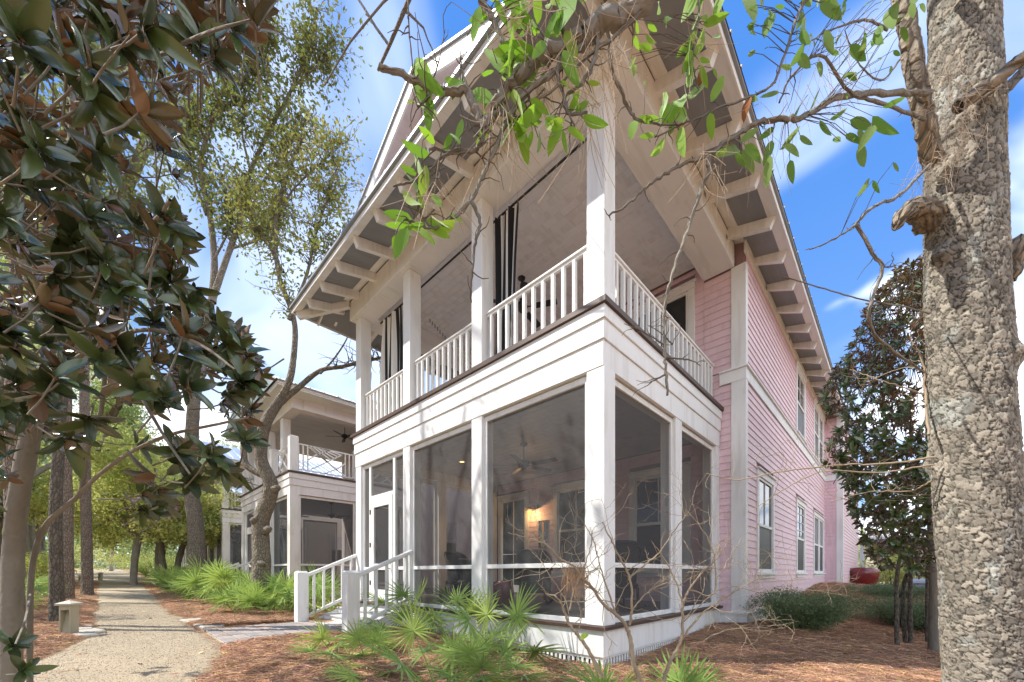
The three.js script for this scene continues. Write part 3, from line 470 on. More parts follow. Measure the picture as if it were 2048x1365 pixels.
{
  const l = thing('wall_lamp', 'lit barn-style wall lamp with glass jar beside the porch door', 'wall lamp', [-4.52, 2.98, -4.18]);
  part('back_plate', new MB().lathe([[0.001, 0.02], [0.055, 0.02], [0.06, 0]], 0, 0, 0, 16).xf(0, new THREE.Matrix4().makeRotationX(Math.PI / 2)), M.bronze, l);
  part('arm', new MB().tube(spline([V(0, 0, 0), V(-0.04, 0.02, 0.10), V(-0.09, 0.01, 0.19), V(-0.10, -0.03, 0.22)], 12), taper(0.011, 0.011, 12), 8), M.bronze, l);
  part('shade', new MB().lathe([[0.025, 0.0], [0.05, -0.03], [0.13, -0.062], [0.165, -0.075], [0.16, -0.08], [0.05, -0.05]], -0.10, -0.03, 0.22, 24), M.bronze, l);
  part('glass_jar', new MB().lathe([[0.048, -0.08], [0.055, -0.12], [0.055, -0.19], [0.04, -0.225], [0.001, -0.235]], -0.10, -0.03, 0.22, 18), S({ color: C(0.9, 0.7, 0.4), emissive: C(1.0, 0.55, 0.16), emissiveIntensity: 0.9, roughness: 0.3 }), l);
  const p = new THREE.PointLight(new THREE.Color(1, 0.58, 0.22), 0.40, 0, 2); p.position.set(-4.62, 2.79, -3.96); p.castShadow = true; scene.add(p);
  const r = thing('recessed_light', 'small lit recessed light in the porch ceiling', 'ceiling light', [-4.82, 3.757, -1.85]);
  part('trim_ring', new MB().lathe([[0.055, -0.002], [0.075, -0.01], [0.085, 0.0]], 0, 0, 0, 20), M.white, r); part('lamp_face', new MB().lathe([[0.001, -0.006], [0.054, -0.003]], 0, 0, 0, 20), S({ color: C(1, 0.8, 0.5), emissive: C(1, 0.6, 0.22), emissiveIntensity: 1.4 }), r);
  const q = new THREE.SpotLight(new THREE.Color(1, 0.65, 0.32), 1.2, 0, 1.0, 0.6, 2); q.position.set(-4.82, 3.73, -1.85); q.target.position.set(-4.82, 0.6, -1.85); q.castShadow = true; scene.add(q, q.target);
}
{ // picture on the wall: blue ground, ochre and cream shapes
  const pic = tex(128, (u, v) => { const n = fbm(u * 6, v * 10, 4, 0, 7), d = Math.hypot((u - 0.5) * 1.6, v - 0.78), b = Math.abs(u - 0.5) < 0.13 + 0.18 * (0.7 - v) && v < 0.7; if (d < 0.15) return [0.85, 0.55, 0.22]; if (d < 0.22) return [0.92, 0.72, 0.30]; if (b) return [0.55 + 0.3 * n, 0.62 + 0.2 * n, 0.6]; return [0.10 + 0.15 * n, 0.25 + 0.25 * n, 0.42 + 0.25 * n]; }, 1, true);
  const p = thing('picture', 'tall narrow painting of a pale figure on blue hung below the porch wall lamp', 'painting', [-4.34, 1.87, -4.178]);
  const f = new MB(); f.box(-0.14, 0, -0.005, -0.12, 0.72, 0.025).box(0.12, 0, -0.005, 0.14, 0.72, 0.025).box(-0.12, 0, -0.005, 0.12, 0.025, 0.025).box(-0.12, 0.695, -0.005, 0.12, 0.72, 0.025); part('frame', f, S({ color: C(0.06, 0.09, 0.12), roughness: 0.6 }), p);
  const c = new MB(); c.tri(V(-0.12, 0.025, 0.012), V(0.12, 0.025, 0.012), V(0.12, 0.695, 0.012), [0, 0], [1, 0], [1, 1]); c.tri(V(-0.12, 0.025, 0.012), V(0.12, 0.695, 0.012), V(-0.12, 0.695, 0.012), [0, 0], [1, 1], [0, 1]); part('canvas', c, S({ map: pic, roughness: 0.8 }), p);
}
{ // wicker chairs
  const weave = tex(128, (u, v) => { const a = Math.sin(u * Math.PI * 32), b = Math.sin(v * Math.PI * 32); return gray(0.5 + 0.5 * (Math.floor(u * 16) + Math.floor(v * 16) & 1 ? Math.abs(a) : Math.abs(b))); }, 4);
  const mW = S({ color: C(0.024, 0.021, 0.019), roughness: 0.45, bumpMap: weave, bumpScale: 0.004, side: THREE.DoubleSide });
  const chair = (label, x, z, turn, rock, h = 1) => {
    const c = thing(rock ? 'rocking_chair' : 'wicker_armchair', label, rock ? 'rocking chair' : 'armchair', [x, 0.604, z], turn, 'black wicker chairs on the screened porch');
    part('seat', new MB().box(-0.28, 0.36, -0.26, 0.28, 0.44, 0.28, 0.03), mW, c);
    part('backrest', new MB().grid(20, 8, (u, v) => { const a = lerp(-1.9, 1.9, u), k = Math.cos(a * 0.72), H = lerp(0.64, 1.06 * h, sm(clamp(k, 0, 1))), y = lerp(0.40, H, v), f = 1 + 0.12 * v; return { p: V(Math.sin(a) * 0.31 * f, y, -Math.cos(a) * 0.27 * f - 0.06 * v), t: [u * 1.4, y] }; }), mW, c);
    const rim = []; for (let i = 0; i <= 20; i++) { const a = lerp(-1.9, 1.9, i / 20), k = Math.cos(a * 0.72), H = lerp(0.64, 1.06 * h, sm(clamp(k, 0, 1))); rim.push(V(Math.sin(a) * 0.347, H, -Math.cos(a) * 0.302 - 0.06)); } part('rolled_rim', new MB().tube(rim, taper(0.03, 0.03, 20), 8), mW, c);
    part('skirt', new MB().grid(16, 2, (u, v) => { const a = u * Math.PI * 2; return { p: V(Math.sin(a) * 0.29, lerp(0.22, 0.37, v), Math.cos(a) * 0.27), t: [u * 1.6, v * 0.15] }; }, true), mW, c);
    for (const [sx, sz] of [[-1, -1], [1, -1], [-1, 1], [1, 1]]) part('leg', new MB().tube([V(sx * 0.25, 0.37, sz * 0.23), V(sx * 0.26, rock ? 0.06 : 0, sz * 0.25)], [0.024, 0.02], 8), M.wicker, c);
    if (rock) for (const s of [-1, 1]) { const r = []; for (let i = 0; i <= 12; i++) { const t = lerp(-1, 1, i / 12); r.push(V(s * 0.26, 0.02 + 0.10 * t * t, t * 0.46)); } part('rocker', new MB().tube(r, taper(0.02, 0.02, 12), 7), M.wicker, c); }
    return c;
  };
  chair('black wicker rocking chair in the middle of the porch, its high back below the painting', -2.75, -2.0, 0.9, true);
  chair('black wicker rocking chair at the left end of the porch near the screen door', -4.5, -1.6, 1.7, true);
  chair('black wicker rocking chair just inside the corner of the porch, behind the side screen', -0.85, -1.75, -2.2, true);
  chair('low black wicker armchair beside the dark red garden stool', -3.3, -1.05, 2.6, false, 0.8);
  const st = thing('garden_stool', 'dark red ceramic garden stool between the wicker chairs on the porch', 'stool', [-2.86, 0.604, -1.25], 0);
  part('body', new MB().lathe([[0.13, 0], [0.15, 0.02], [0.185, 0.14], [0.195, 0.24], [0.18, 0.36], [0.14, 0.455], [0.12, 0.46], [0.001, 0.465]], 0, 0, 0, 28), M.red, st);
  for (let k = 0; k < 10; k++) { const a = k * 0.628; part('stud', new MB().lathe([[0.012, 0], [0.009, 0.008], [0.001, 0.01]], 0, 0, 0, 8).xf(0, xform(V(Math.cos(a) * 0.148, 0.42, Math.sin(a) * 0.148), new THREE.Quaternion().setFromUnitVectors(V(0, 1, 0), V(Math.cos(a), 0.4, Math.sin(a)).normalize()), 1)), M.red, st); }
  const cu = thing('cushion', 'dark red cushion lying on the chair behind the corner side screen', 'cushion', [-0.95, 1.18, -1.72], 0.5);
  part('cover', new MB().grid(14, 14, (u, v) => { const x = (u - 0.5) * 2, y = (v - 0.5) * 2, e = Math.pow((1 - Math.pow(Math.abs(x), 3)) * (1 - Math.pow(Math.abs(y), 3)), 0.5); return { p: V(x * 0.2, y * 0.17 + 0.1, 0.065 * e), t: [u, v] }; }).grid(14, 14, (u, v) => { const x = (0.5 - u) * 2, y = (v - 0.5) * 2, e = Math.pow((1 - Math.pow(Math.abs(x), 3)) * (1 - Math.pow(Math.abs(y), 3)), 0.5); return { p: V(x * 0.2, y * 0.17 + 0.1, -0.065 * e), t: [u, v] }; }), S({ color: C(0.14, 0.01, 0.014), roughness: 0.9 }), cu);
}
{ // striped curtains
  const st = tex(64, (u, v) => (Math.floor(u * 2) & 1) ? [0.02, 0.02, 0.022] : [0.78, 0.76, 0.72], 1);
  const mC = S({ map: st, roughness: 0.95, side: THREE.DoubleSide });
  const curtain = (label, x0, x1, sway, y0, seed) => { const c = thing('curtain', label, 'curtain', [0, 0, 0], 0, undefined), r = rng(seed), ph = r() * 6; const b = new MB(); b.grid(72, 26, (u, v) => { const y = lerp(6.73, y0, v), pinch = 1 + sway * Math.sin(v * 2.6); const w = (x1 - x0) * pinch, x = (x0 + x1) / 2 + (u - 0.5) * w + 0.05 * sway * v; return { p: V(x, y, -0.41 + 0.055 * Math.sin(u * 34 + ph + 0.4 * Math.sin(v * 3)) * (0.5 + 0.5 * v) + 0.03 * Math.sin(u * 13 + v * 2)), t: [u * 3.5 + 0.2, v] }; }); part('cloth', b, mC, c); for (let k = 0; k < 7; k++) { const x = lerp(x0, x1, (k + 0.5) / 7); const ring = []; for (let i = 0; i <= 10; i++) { const a = i / 10 * 6.283; ring.push(V(x, 6.745 + 0.02 * Math.cos(a), -0.413 + 0.02 * Math.sin(a))); } part('ring', new MB().tube(ring, taper(0.003, 0.003, 10), 5), M.black, c); } return c; };
  curtain('black and white striped curtain beside the second balcony post from the corner', -2.20, -1.69, -0.2, 4.4, 3);
  curtain('black and white striped curtain gathered in the leftmost bay of the balcony', -5.72, -5.0, 0.2, 4.5, 8);
}
{ // hammock
  const h = thing('rope_hammock', 'white rope hammock slung across the balcony behind the middle railing', 'hammock', [0, 0, 0]);
  const a = V(-4.0, 5.98, -0.42), b = V(-1.4, 5.9, -3.4), e0 = a.clone().lerp(b, 0.22).setY(5.05), e1 = a.clone().lerp(b, 0.80).setY(5.05), sd = b.clone().sub(a).setY(0).normalize(), ac = V(-sd.z, 0, sd.x);
  const net = new MB(), Pn = (s, t) => e0.clone().lerp(e1, t).addScaledVector(ac, (s - 0.5) * 0.9).add(V(0, -0.38 * Math.sin(Math.PI * t) - 0.16 * Math.sin(Math.PI * s), 0));
  for (let i = 0; i <= 16; i++) { const p = [], q = []; for (let k = 0; k <= 14; k++) { p.push(Pn(i / 16, k / 14)); q.push(Pn(k / 14, i / 16)); } net.tube(p, taper(0.006, 0.006, 14), 4); net.tube(q, taper(0.006, 0.006, 14), 4); }
  part('net', net, M.rope, h); for (const [p, e, t] of [[a, e0, 0], [b, e1, 1]]) { const m = new MB(); for (let i = 0; i <= 8; i++) m.tube([p.clone().lerp(e, 0.45), Pn(i / 8, t)], [0.004, 0.004], 4); part('suspension_cords', m, M.rope, h); const ch = new MB(); for (let k = 0; k < 8; k++) { const c = p.clone().lerp(e, k * 0.055); const r = []; for (let i = 0; i <= 8; i++) { const g = i / 8 * 6.283; r.push(c.clone().add(k % 2 ? V(0.016 * Math.cos(g), 0.032 * Math.sin(g), 0) : V(0, 0.032 * Math.sin(g), 0.016 * Math.cos(g)))); } ch.tube(r, taper(0.005, 0.005, 8), 4); } part('chain', ch, M.black, h); }
}

// ---------------------------------------------------------------- the neighbouring houses
function porchHouse(o) {
  const h = thing('porch_house', o.label, 'house', [o.x, o.dy, o.z]), w = o.trim, g = (n, b, m, p) => part(n, b, m ?? w, p ?? h), W = 6.3, L = 4.3;
  const box = (n, x0, y0, z0, x1, y1, z1, m, c) => g(n, new MB().box(x0, y0, z0, x1, y1, z1, c), m);
  box('porch_deck', -W, 0.555, -L, 0.01, 0.6, 0.01, M.brown); box('skirt_board', -W, 0.22, -0.05, -0.02, 0.553, -0.02); box('skirt_board', -0.05, 0.22, -L, -0.02, 0.553, -0.051);
  { const b = new MB(); for (let i = 0; i < 60; i++) b.box(-0.07, -0.35, -0.1 - i * 0.07, -0.05, 0.22, -0.06 - i * 0.07, 0.001); b.box(-0.075, -0.35, -L, -0.05, 0.02, -0.06); for (let i = 0; i < 88; i++) b.box(-0.1 - i * 0.07, -0.35, -0.07, -0.06 - i * 0.07, 0.22, -0.05, 0.001); const m = g('lattice', b); m.userData.kind = 'stuff'; }
  for (const x of [-0.16, -2.2, -4.2, -6.15]) box('porch_post', x - 0.14, 0.6, -0.32, x + 0.13, 3.556, -0.04, w);
  for (const z of [-2.3, -4.15]) box('porch_post', -0.32, 0.6, z - 0.13, -0.04, 3.556, z + 0.13, w);
  const S3 = (a, b, side) => screenPanel(a, b, side, 0.605, 3.54, 1.30, h, w, M.screenB);
  S3(-2.05, -0.31, null); S3(-4.05, -2.35, null); S3(-2.16, -0.33, -0.10); S3(-4.01, -2.44, -0.10); S3(-2.16, -0.33, -6.15); S3(-4.01, -2.44, -6.15);
  { const f = new MB(); f.box(-5.95, 0.6, -0.16, -5.75, 3.54, -0.1).box(-4.6, 0.6, -0.16, -4.35, 3.54, -0.1).box(-5.75, 2.8, -0.158, -4.6, 2.9, -0.102).box(-5.75, 3.46, -0.158, -4.6, 3.54, -0.102); const d = g('door_frame', f); g('insect_screen', new MB().poly([V(-5.75, 0.6, -0.13), V(-4.6, 0.6, -0.13), V(-4.6, 3.5, -0.13), V(-5.75, 3.5, -0.13)], V(0, 0, 1)), M.screenB, d); const q = new MB(); q.box(-5.73, 0.62, -0.12, -5.6, 2.79, -0.09).box(-4.75, 0.62, -0.12, -4.62, 2.79, -0.09).box(-5.6, 2.62, -0.12, -4.75, 2.79, -0.09).box(-5.6, 1.27, -0.12, -4.75, 1.4, -0.09).box(-5.6, 0.62, -0.12, -4.75, 0.8, -0.09); g('screen_door', q); }
  for (const [y0, y1, s] of [[4.05, 4.22, 0], [3.83, 4.048, -0.022], [3.556, 3.828, -0.045]]) { box('fascia_board', -W, y0, -0.1, s, y1, s, o.fascia); box('fascia_board', -0.1, y0, -L, s - 0.001, y1, -0.102, o.fascia); }
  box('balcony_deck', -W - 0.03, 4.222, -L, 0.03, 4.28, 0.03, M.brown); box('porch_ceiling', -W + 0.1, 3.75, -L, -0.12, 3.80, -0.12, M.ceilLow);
  // railing with diagonal lattice panels
  const chip = (p, q) => { const b = new MB(), y0 = 4.40, y1 = 5.22, Lp = p.distanceTo(q), P = (t, y) => p.clone().lerp(q, t / Lp).setY(y), bar = (t0, a, t1, c) => { const n = V(0, 1, 0); b.bar(P(t0, a), P(t1, c), 0.035, 0.042, 0.002, Math.abs(t1 - t0) < 0.01 ? V(1, 0, 1).normalize() : n); };
    bar(0, y1, Lp, y1); bar(0, y0, Lp, y0); for (const t of [0.03, 0.17, 0.31, Lp - 0.31, Lp - 0.17, Lp - 0.03]) bar(t, y0 + 0.021, t, y1 - 0.021);
    const a = 0.33, c = Lp - 0.33, m = (a + c) / 2, H = y1 - y0; for (let k = 0; k < 5; k++) { const f = k / 5; if (!o.simple) { bar(lerp(a, m, f), lerp(y1, y1, f), lerp(a, c, 0.5 + f * 0.5), lerp((y0 + y1) / 2, y1, f)); } }
    bar(a, y1 - 0.03, c, y0 + 0.03); for (let k = 1; k < 4; k++) { const f = k / 4, x = lerp(a, c, f), y = lerp(y1, y0, f); bar(x, y, Math.min(c, x + (c - a) * 0.42 * (1 - Math.abs(f - 0.5))), Math.min(y1, y + H * 0.42 * (1 - Math.abs(f - 0.5)))); bar(x, y, Math.max(a, x - (c - a) * 0.42 * (1 - Math.abs(f - 0.5))), Math.max(y0, y - H * 0.42 * (1 - Math.abs(f - 0.5)))); }
    const r = g('lattice_railing', b); return r; };
  const NP = [[-0.18, -0.18], [-2.2, -0.18], [-4.2, -0.18], [-6.1, -0.18], [-0.18, -2.3], [-0.18, -4.15]];
  for (const [x, z] of NP) { box('railing_post', x - 0.13, 4.28, z - 0.13, x + 0.13, 5.42, z + 0.13, w, 0.02); }
  for (const [a, b] of [[0, 1], [1, 2], [2, 3]]) chip(V(NP[a][0] - 0.13, 0, NP[a][1]), V(NP[b][0] + 0.13, 0, NP[b][1])); for (const [a, b] of [[0, 4], [4, 5]]) chip(V(NP[a][0], 0, NP[a][1] - 0.13), V(NP[b][0], 0, NP[b][1] + 0.13));
  // upper columns, beam, ceiling, roof
  for (const [x, z] of [[-1.5, -0.34], [-3.2, -0.34], [-6.0, -0.34], [-0.4, -4.1]]) box('upper_column', x - 0.13, 4.28, z - 0.13, x + 0.13, 6.35, z + 0.13, w, 0.01);
  box('upper_beam', -W, 6.35, -0.5, -0.2, 6.72, -0.16, o.fascia); box('upper_beam', -0.5, 6.35, -L, -0.16, 6.72, -0.501, o.fascia); box('upper_ceiling', -W, 6.62, -L, -0.5, 6.67, -0.5, o.ceil);
  box('soffit', -W - 0.4, 6.70, -L - 9, 0.42, 6.74, 0.42, o.ceil); box('eave_fascia', -W - 0.42, 6.741, 0.40, 0.44, 6.84, 0.43, w); box('eave_fascia', 0.42, 6.741, -L - 9, 0.44, 6.84, 0.399, w);
  { const r = new MB(), e = [V(0.52, 6.82, 0.5), V(-W - 0.5, 6.82, 0.5), V(-W - 0.5, 6.82, -13.5), V(0.52, 6.82, -13.5)], a = V(-W / 2, 8.45, 0.45), b = V(-W / 2, 8.45, -13.5); r.poly([e[0], a, b, e[3]], V(1, 1, 0)); r.poly([e[1], a, b, e[2]], V(-1, 1, 0)); r.poly([e[0], e[1], a], V(0, 0, 1)); const rf = g('roof', r, M.galv); for (let k = 0; k < 32; k++) { const z = 0.4 - k * 0.43; g('roof_seam', new MB().bar(V(0.53, 6.835, z), V(-W / 2, 8.465, z), 0.03, 0.035), M.galv, rf); } }
  // body
  box('wall', -W, -0.3, -13.4, -0.06, 6.70, -L, o.wall);
  { const b = []; for (let y = 0.4; y < 6.6; y += EXP) { const m = new MB(), t = 0.016; m.poly([V(t - 0.055, y, -13.35), V(t - 0.055, y, -L - 0.02), V(-0.053, y + EXP, -L - 0.02), V(-0.053, y + EXP, -13.35)], V(1, 0, 0)); m.poly([V(t - 0.055, y, -13.35), V(t - 0.055, y, -L - 0.02), V(-0.06, y, -L - 0.02), V(-0.06, y, -13.35)], V(0, -1, 0)); m.poly([V(-6, y, -L + t), V(-0.3, y, -L + t), V(-0.3, y + EXP, -L + 0.002), V(-6, y + EXP, -L + 0.002)], V(0, 0, 1)); b.push(m.geo()); } g('clapboards', mergeGeometries(b), o.wall).userData.kind = 'stuff'; }
  box('corner_board', -0.3, 0.3, -L - 0.22, -0.02, 6.5, -L + 0.04, o.wall);
  for (const [z0, z1, y0, y1] of [[-6.75, -5.55, 1.5, 3.35], [-10.2, -9.0, 1.5, 3.35], [-6.75, -5.55, 5.0, 6.6]]) { const win = (() => { const b = new MB(); b.box(-0.05, y0, z0, -0.01, y1, z0 + 0.12).box(-0.05, y0, z1 - 0.12, -0.01, y1, z1).box(-0.05, y1 - 0.14, z0 + 0.12, -0.012, y1, z1 - 0.12).box(-0.05, y0, z0 + 0.12, -0.012, y0 + 0.07, z1 - 0.12).box(-0.05, (y0 + y1) / 2 - 0.03, z0 + 0.12, -0.018, (y0 + y1) / 2 + 0.03, z1 - 0.12).box(-0.05, (y0 + y1) / 2 + 0.03, (z0 + z1) / 2 - 0.02, -0.019, y1 - 0.14, (z0 + z1) / 2 + 0.02); return g('window', b, o.wall); })(); g('pane', new MB().poly([V(-0.03, y0, z0), V(-0.03, y1, z0), V(-0.03, y1, z1), V(-0.03, y0, z1)], V(1, 0, 0)), M.glass, win); const bl = new MB(); for (let y = (y0 + y1) / 2 - 0.1; y < y1 - 0.15; y += 0.05) bl.box(-0.029, y, z0 + 0.14, -0.026, y + 0.032, z1 - 0.14, 0.0005); g('blind', bl, M.white2, win).userData.kind = 'stuff'; }
  return h;
}
const n1m = { trim: paint(0.86, 0.81, 0.765), fascia: paint(0.85, 0.78, 0.745), ceil: paint(0.87, 0.85, 0.81), wall: paint(0.78, 0.68, 0.66) };
porchHouse({ x: -11.4, z: -0.2, dy: 0.18, label: 'pale pinkish tan house with diagonal lattice balcony railing next to the pink house', ...n1m });
porchHouse({ x: -23.2, z: -0.5, dy: 0.36, label: 'cream house behind the oak trunks, second house along the path', trim: paint(0.78, 0.74, 0.66), fascia: paint(0.78, 0.75, 0.68), ceil: paint(0.78, 0.70, 0.55), wall: paint(0.72, 0.64, 0.52) });
porchHouse({ x: -35.2, z: -0.8, dy: 0.6, label: 'far pale white house half hidden at the end of the row', trim: M.white, fascia: M.white, ceil: M.white, wall: paint(0.75, 0.76, 0.76) });
ceilingFan('black ceiling fan under the balcony roof of the tan neighbouring house', -12.9, 7.08, -2.6, 0.55, 0.3, 0.7);
ceilingFan('dark ceiling fan inside the screened porch of the tan neighbouring house', -13.4, 3.93, -2.3, 0.42, 0.9, 0.7);
{ // steps of the two houses further along: posts and rails seen beyond the palmettos
  for (const [x, z, y, label] of [[-16.5, 0.9, 0.30, 'pale wooden steps with handrails before the tan neighbouring house'], [-28.3, 0.6, 0.52, 'pale wooden steps with handrails before the cream house']]) {
    const s = thing('house_steps', label, 'steps', [x, y - 0.3, z]);
    for (let i = 0; i < 3; i++) part('tread', new MB().box(-0.85, 0.36 + i * 0.13, -0.3 - i * 0.3, 0.85, 0.40 + i * 0.13, 0.03 - i * 0.3), M.tread, s);
    for (const sx of [-0.92, 0.92]) { part('newel_post', new MB().box(sx - 0.1, 0.1, -0.1, sx + 0.1, 1.33, 0.1, 0.015), n1m.trim, s); part('handrail', new MB().bar(V(sx, 1.24, -0.1), V(sx, 1.62, -1.0), 0.07, 0.07), n1m.trim, s); part('bottom_rail', new MB().bar(V(sx, 0.5, -0.1), V(sx, 0.85, -1.0), 0.05, 0.05), n1m.trim, s); for (let k = 0; k < 5; k++) part('baluster', new MB().box(sx - 0.02, 0.55 + k * 0.07, -0.27 - k * 0.17, sx + 0.02, 1.25 + k * 0.07, -0.23 - k * 0.17), n1m.trim, s); }
  }
}
// ---------------------------------------------------------------- small things along the path and behind the house
{
  const mb = S({ color: C(0.46, 0.41, 0.29), roughness: 0.7, map: T.paint });
  const bollard = (label, x, z, s, turn) => {
    const b = thing('path_bollard', label, 'bollard light', [x, groundY(x, z), z], turn, undefined), w = 0.074 * s, H = 0.47 * s, t = 0.02 * s;
    const f = new MB(); f.box(-w, -0.1, -w, -w + t, H, w).box(w - t, -0.1, -w, w, H, w).box(-w + t, -0.1, -w, w - t, H, -w + t).box(-w + t, H - 0.07 * s, w - t, w - t, H, w).box(-w + t, -0.1, w - t, w - t, 0.05 * s, w); part('body', f, mb, b);
    part('reflector', new MB().poly([V(-w + t, 0.05 * s, w - t), V(w - t, 0.05 * s, w - t), V(w - t, H - 0.07 * s, -w + 2 * t), V(-w + t, H - 0.07 * s, -w + 2 * t)], V(0, -0.3, 1)), mb, b);
    const c = w + 0.032 * s, cap = new MB(), q = [V(-c, H + 0.03 * s, -c), V(c, H + 0.03 * s, -c), V(c, H + 0.03 * s, c), V(-c, H + 0.03 * s, c)]; cap.box(-c, H + 0.001, -c, c, H + 0.03 * s, c); for (let i = 0; i < 4; i++) cap.poly([q[i], q[(i + 1) % 4], V(0, H + 0.075 * s, 0)], q[i].clone().add(q[(i + 1) % 4]).setY(H * 1.2 + 0.5)); part('cap', cap, S({ color: C(0.50, 0.46, 0.36), roughness: 0.6 }), b); return b;
  };
  bollard('beige path light bollard with pyramid cap at the left edge of the sandy path', -6.72, 4.24, 1, 0.95);
  bollard('small beige bollard far along the path, nearer of the far two', -26.5, 4.6, 1, 0.9); bollard('small beige bollard farthest along the path by the sunlit sand', -33, 3.95, 1, 0.9);
  const mSt = S({ color: C(0.42, 0.39, 0.33), roughness: 0.95, bumpMap: T.sandBump, bumpScale: 0.006 });
  const r = rng(77); const stones = [[-6.55, 4.08, 'flat grey edging stone beside the bollard, nearest the path'], [-6.9, 4.02, 'long grey edging stone running past the bollard'], [-7.35, 4.16, 'grey edging stone just beyond the bollard'], [-7.6, 2.62, 'small tan stone at the right edge of the path near the walk'], [-6.6, 2.55, 'square tan stone where the paver walk meets the path'], [-10.8, 2.1, 'flat pale stepping stone in the pine straw right of the path']];
  for (const [x, z, label] of stones) { const s = [0.22 + r() * 0.12, 0.07, 0.12 + r() * 0.06], o = mesh('edging_stone', new MB().box(-s[0], -0.05, -s[2], s[0], s[1] * 0.8, s[2], 0.02), mSt); o.position.set(x, groundY(x, z), z); o.rotation.y = r() * 0.3; o.userData = { label, category: 'stone' }; }
  // behind the house
  const pot = thing('glazed_pot', 'large glossy dark red planter pot beyond the far end of the pink house', 'planter', at(1728, 1178, 17).toArray());
  part('body', new MB().lathe([[0.001, -0.2], [0.30, -0.2], [0.34, 0.05], [0.47, 0.38], [0.52, 0.62], [0.50, 0.78], [0.43, 0.88], [0.41, 0.90], [0.38, 0.88], [0.36, 0.8], [0.001, 0.8]], 0, 0, 0, 36), M.red, pot);
  const rg = new MB(); const gl = []; const rr = rng(9); const stone = new THREE.IcosahedronGeometry(0.05, 0); for (let i = 0; i < 260; i++) { const x = 1.0 + rr() * 1.5, z = -13.2 - rr() * 2.2; gl.push(xform(V(x, groundY(x, z) + 0.02, z), new THREE.Quaternion().setFromEuler(new THREE.Euler(rr() * 6, rr() * 6, rr() * 6)), 0.6 + rr())); } inst('white_pebbles', stone, S({ color: C(0.72, 0.72, 0.72), roughness: 0.8 }), gl).userData.label = 'white pebbles at the far corner of the pink house';
  const cp = thing('garage_building', 'low grey-roofed outbuilding glimpsed between the pink house and the magnolia', 'outbuilding', [0, 0, 0]), cy = -0.4;
  part('roof', new MB().box(0.6, 3.15, -34, 9, 3.45, -27, 0.01), M.soffit, cp); part('soffit', new MB().box(0.7, 3.05, -33.9, 8.9, 3.14, -27.1), S({ color: C(0.36, 0.34, 0.33), roughness: 0.8 }), cp); for (const x of [0.9, 4.6, 8.6]) part('post', new MB().box(x - 0.1, cy, -27.5, x + 0.1, 3.05, -27.3), M.white, cp); part('wall', new MB().box(0.8, cy, -33.7, 8.8, 3.0, -33.5), paint(0.6, 0.57, 0.53), cp); part('beam', new MB().box(0.7, 3.14, -27.0, 8.9, 3.44, -26.95), M.white, cp);
  const fe = thing('picket_fence', 'white picket fence in the sunlit garden behind the house', 'fence', [0, groundY(4, -30), 0]); for (let i = 0; i < 60; i++) { const x = 0.5 + i * 0.13; part('picket', new MB().poly([V(x, 0, -24), V(x + 0.075, 0, -24), V(x + 0.075, 0.95, -24), V(x + 0.0375, 1.02, -24), V(x, 0.95, -24)], V(0, 0, 1)).poly([V(x, 0, -24.02), V(x + 0.075, 0, -24.02), V(x + 0.075, 0.95, -24.02), V(x + 0.0375, 1.02, -24.02), V(x, 0.95, -24.02)], V(0, 0, -1)), M.white, fe); } for (const y of [0.25, 0.75]) part('rail', new MB().box(0.4, y, -24.06, 8.4, y + 0.07, -24.021), M.white, fe);
  const bin = thing('garden_box', 'grey rounded storage box on the ground beyond the shrubs', 'storage box', [3.1, groundY(3, -17) - 0.05, -16.5], 0.4); part('body', new MB().box(-0.5, 0, -0.35, 0.5, 0.42, 0.35, 0.05), S({ color: C(0.20, 0.215, 0.25), roughness: 0.6 }), bin); part('lid', new MB().grid(16, 6, (u, v) => { const a = u * Math.PI; return { p: V((v - 0.5) * 1.04, 0.42 + 0.16 * Math.sin(a), -Math.cos(a) * 0.37), t: [u, v] }; }), S({ color: C(0.24, 0.26, 0.31), roughness: 0.5, side: THREE.DoubleSide }), bin);
}
// ---------------------------------------------------------------- plants: materials and leaf shapes
const bark = (r, g, b, s = 0.02, m) => S({ color: C(r, g, b), map: m ?? T.barkCol, roughness: 0.95, bumpMap: T.bark, bumpScale: s });
const mBark = { rough: bark(0.32, 0.275, 0.215, 0.04, T.barkDark), oak: bark(0.30, 0.275, 0.235, 0.016), grey: bark(0.24, 0.22, 0.19, 0.012), dark: bark(0.16, 0.14, 0.115, 0.02, T.barkDark), pine: bark(0.33, 0.26, 0.21, 0.04, T.barkDark), smooth: bark(0.21, 0.185, 0.15, 0.004), twig: S({ color: C(0.30, 0.225, 0.155), roughness: 0.9, map: T.barkCol }), twigDark: S({ color: C(0.13, 0.11, 0.09), roughness: 0.95, map: T.barkCol }), pale: S({ color: C(0.38, 0.30, 0.21), roughness: 0.9, map: T.barkCol }) };
const leafy = (r, g, b, through = 0.45, rough = 0.92) => new THREE.MeshPhysicalMaterial({ color: C(r, g, b), roughness: rough, transmission: through, thickness: 0, side: THREE.DoubleSide, specularIntensity: 0.6 });
const glossy = new THREE.MeshPhysicalMaterial({ color: 0xffffff, vertexColors: true, roughness: 0.26, ior: 1.56, clearcoat: 0.4, clearcoatRoughness: 0.16 });
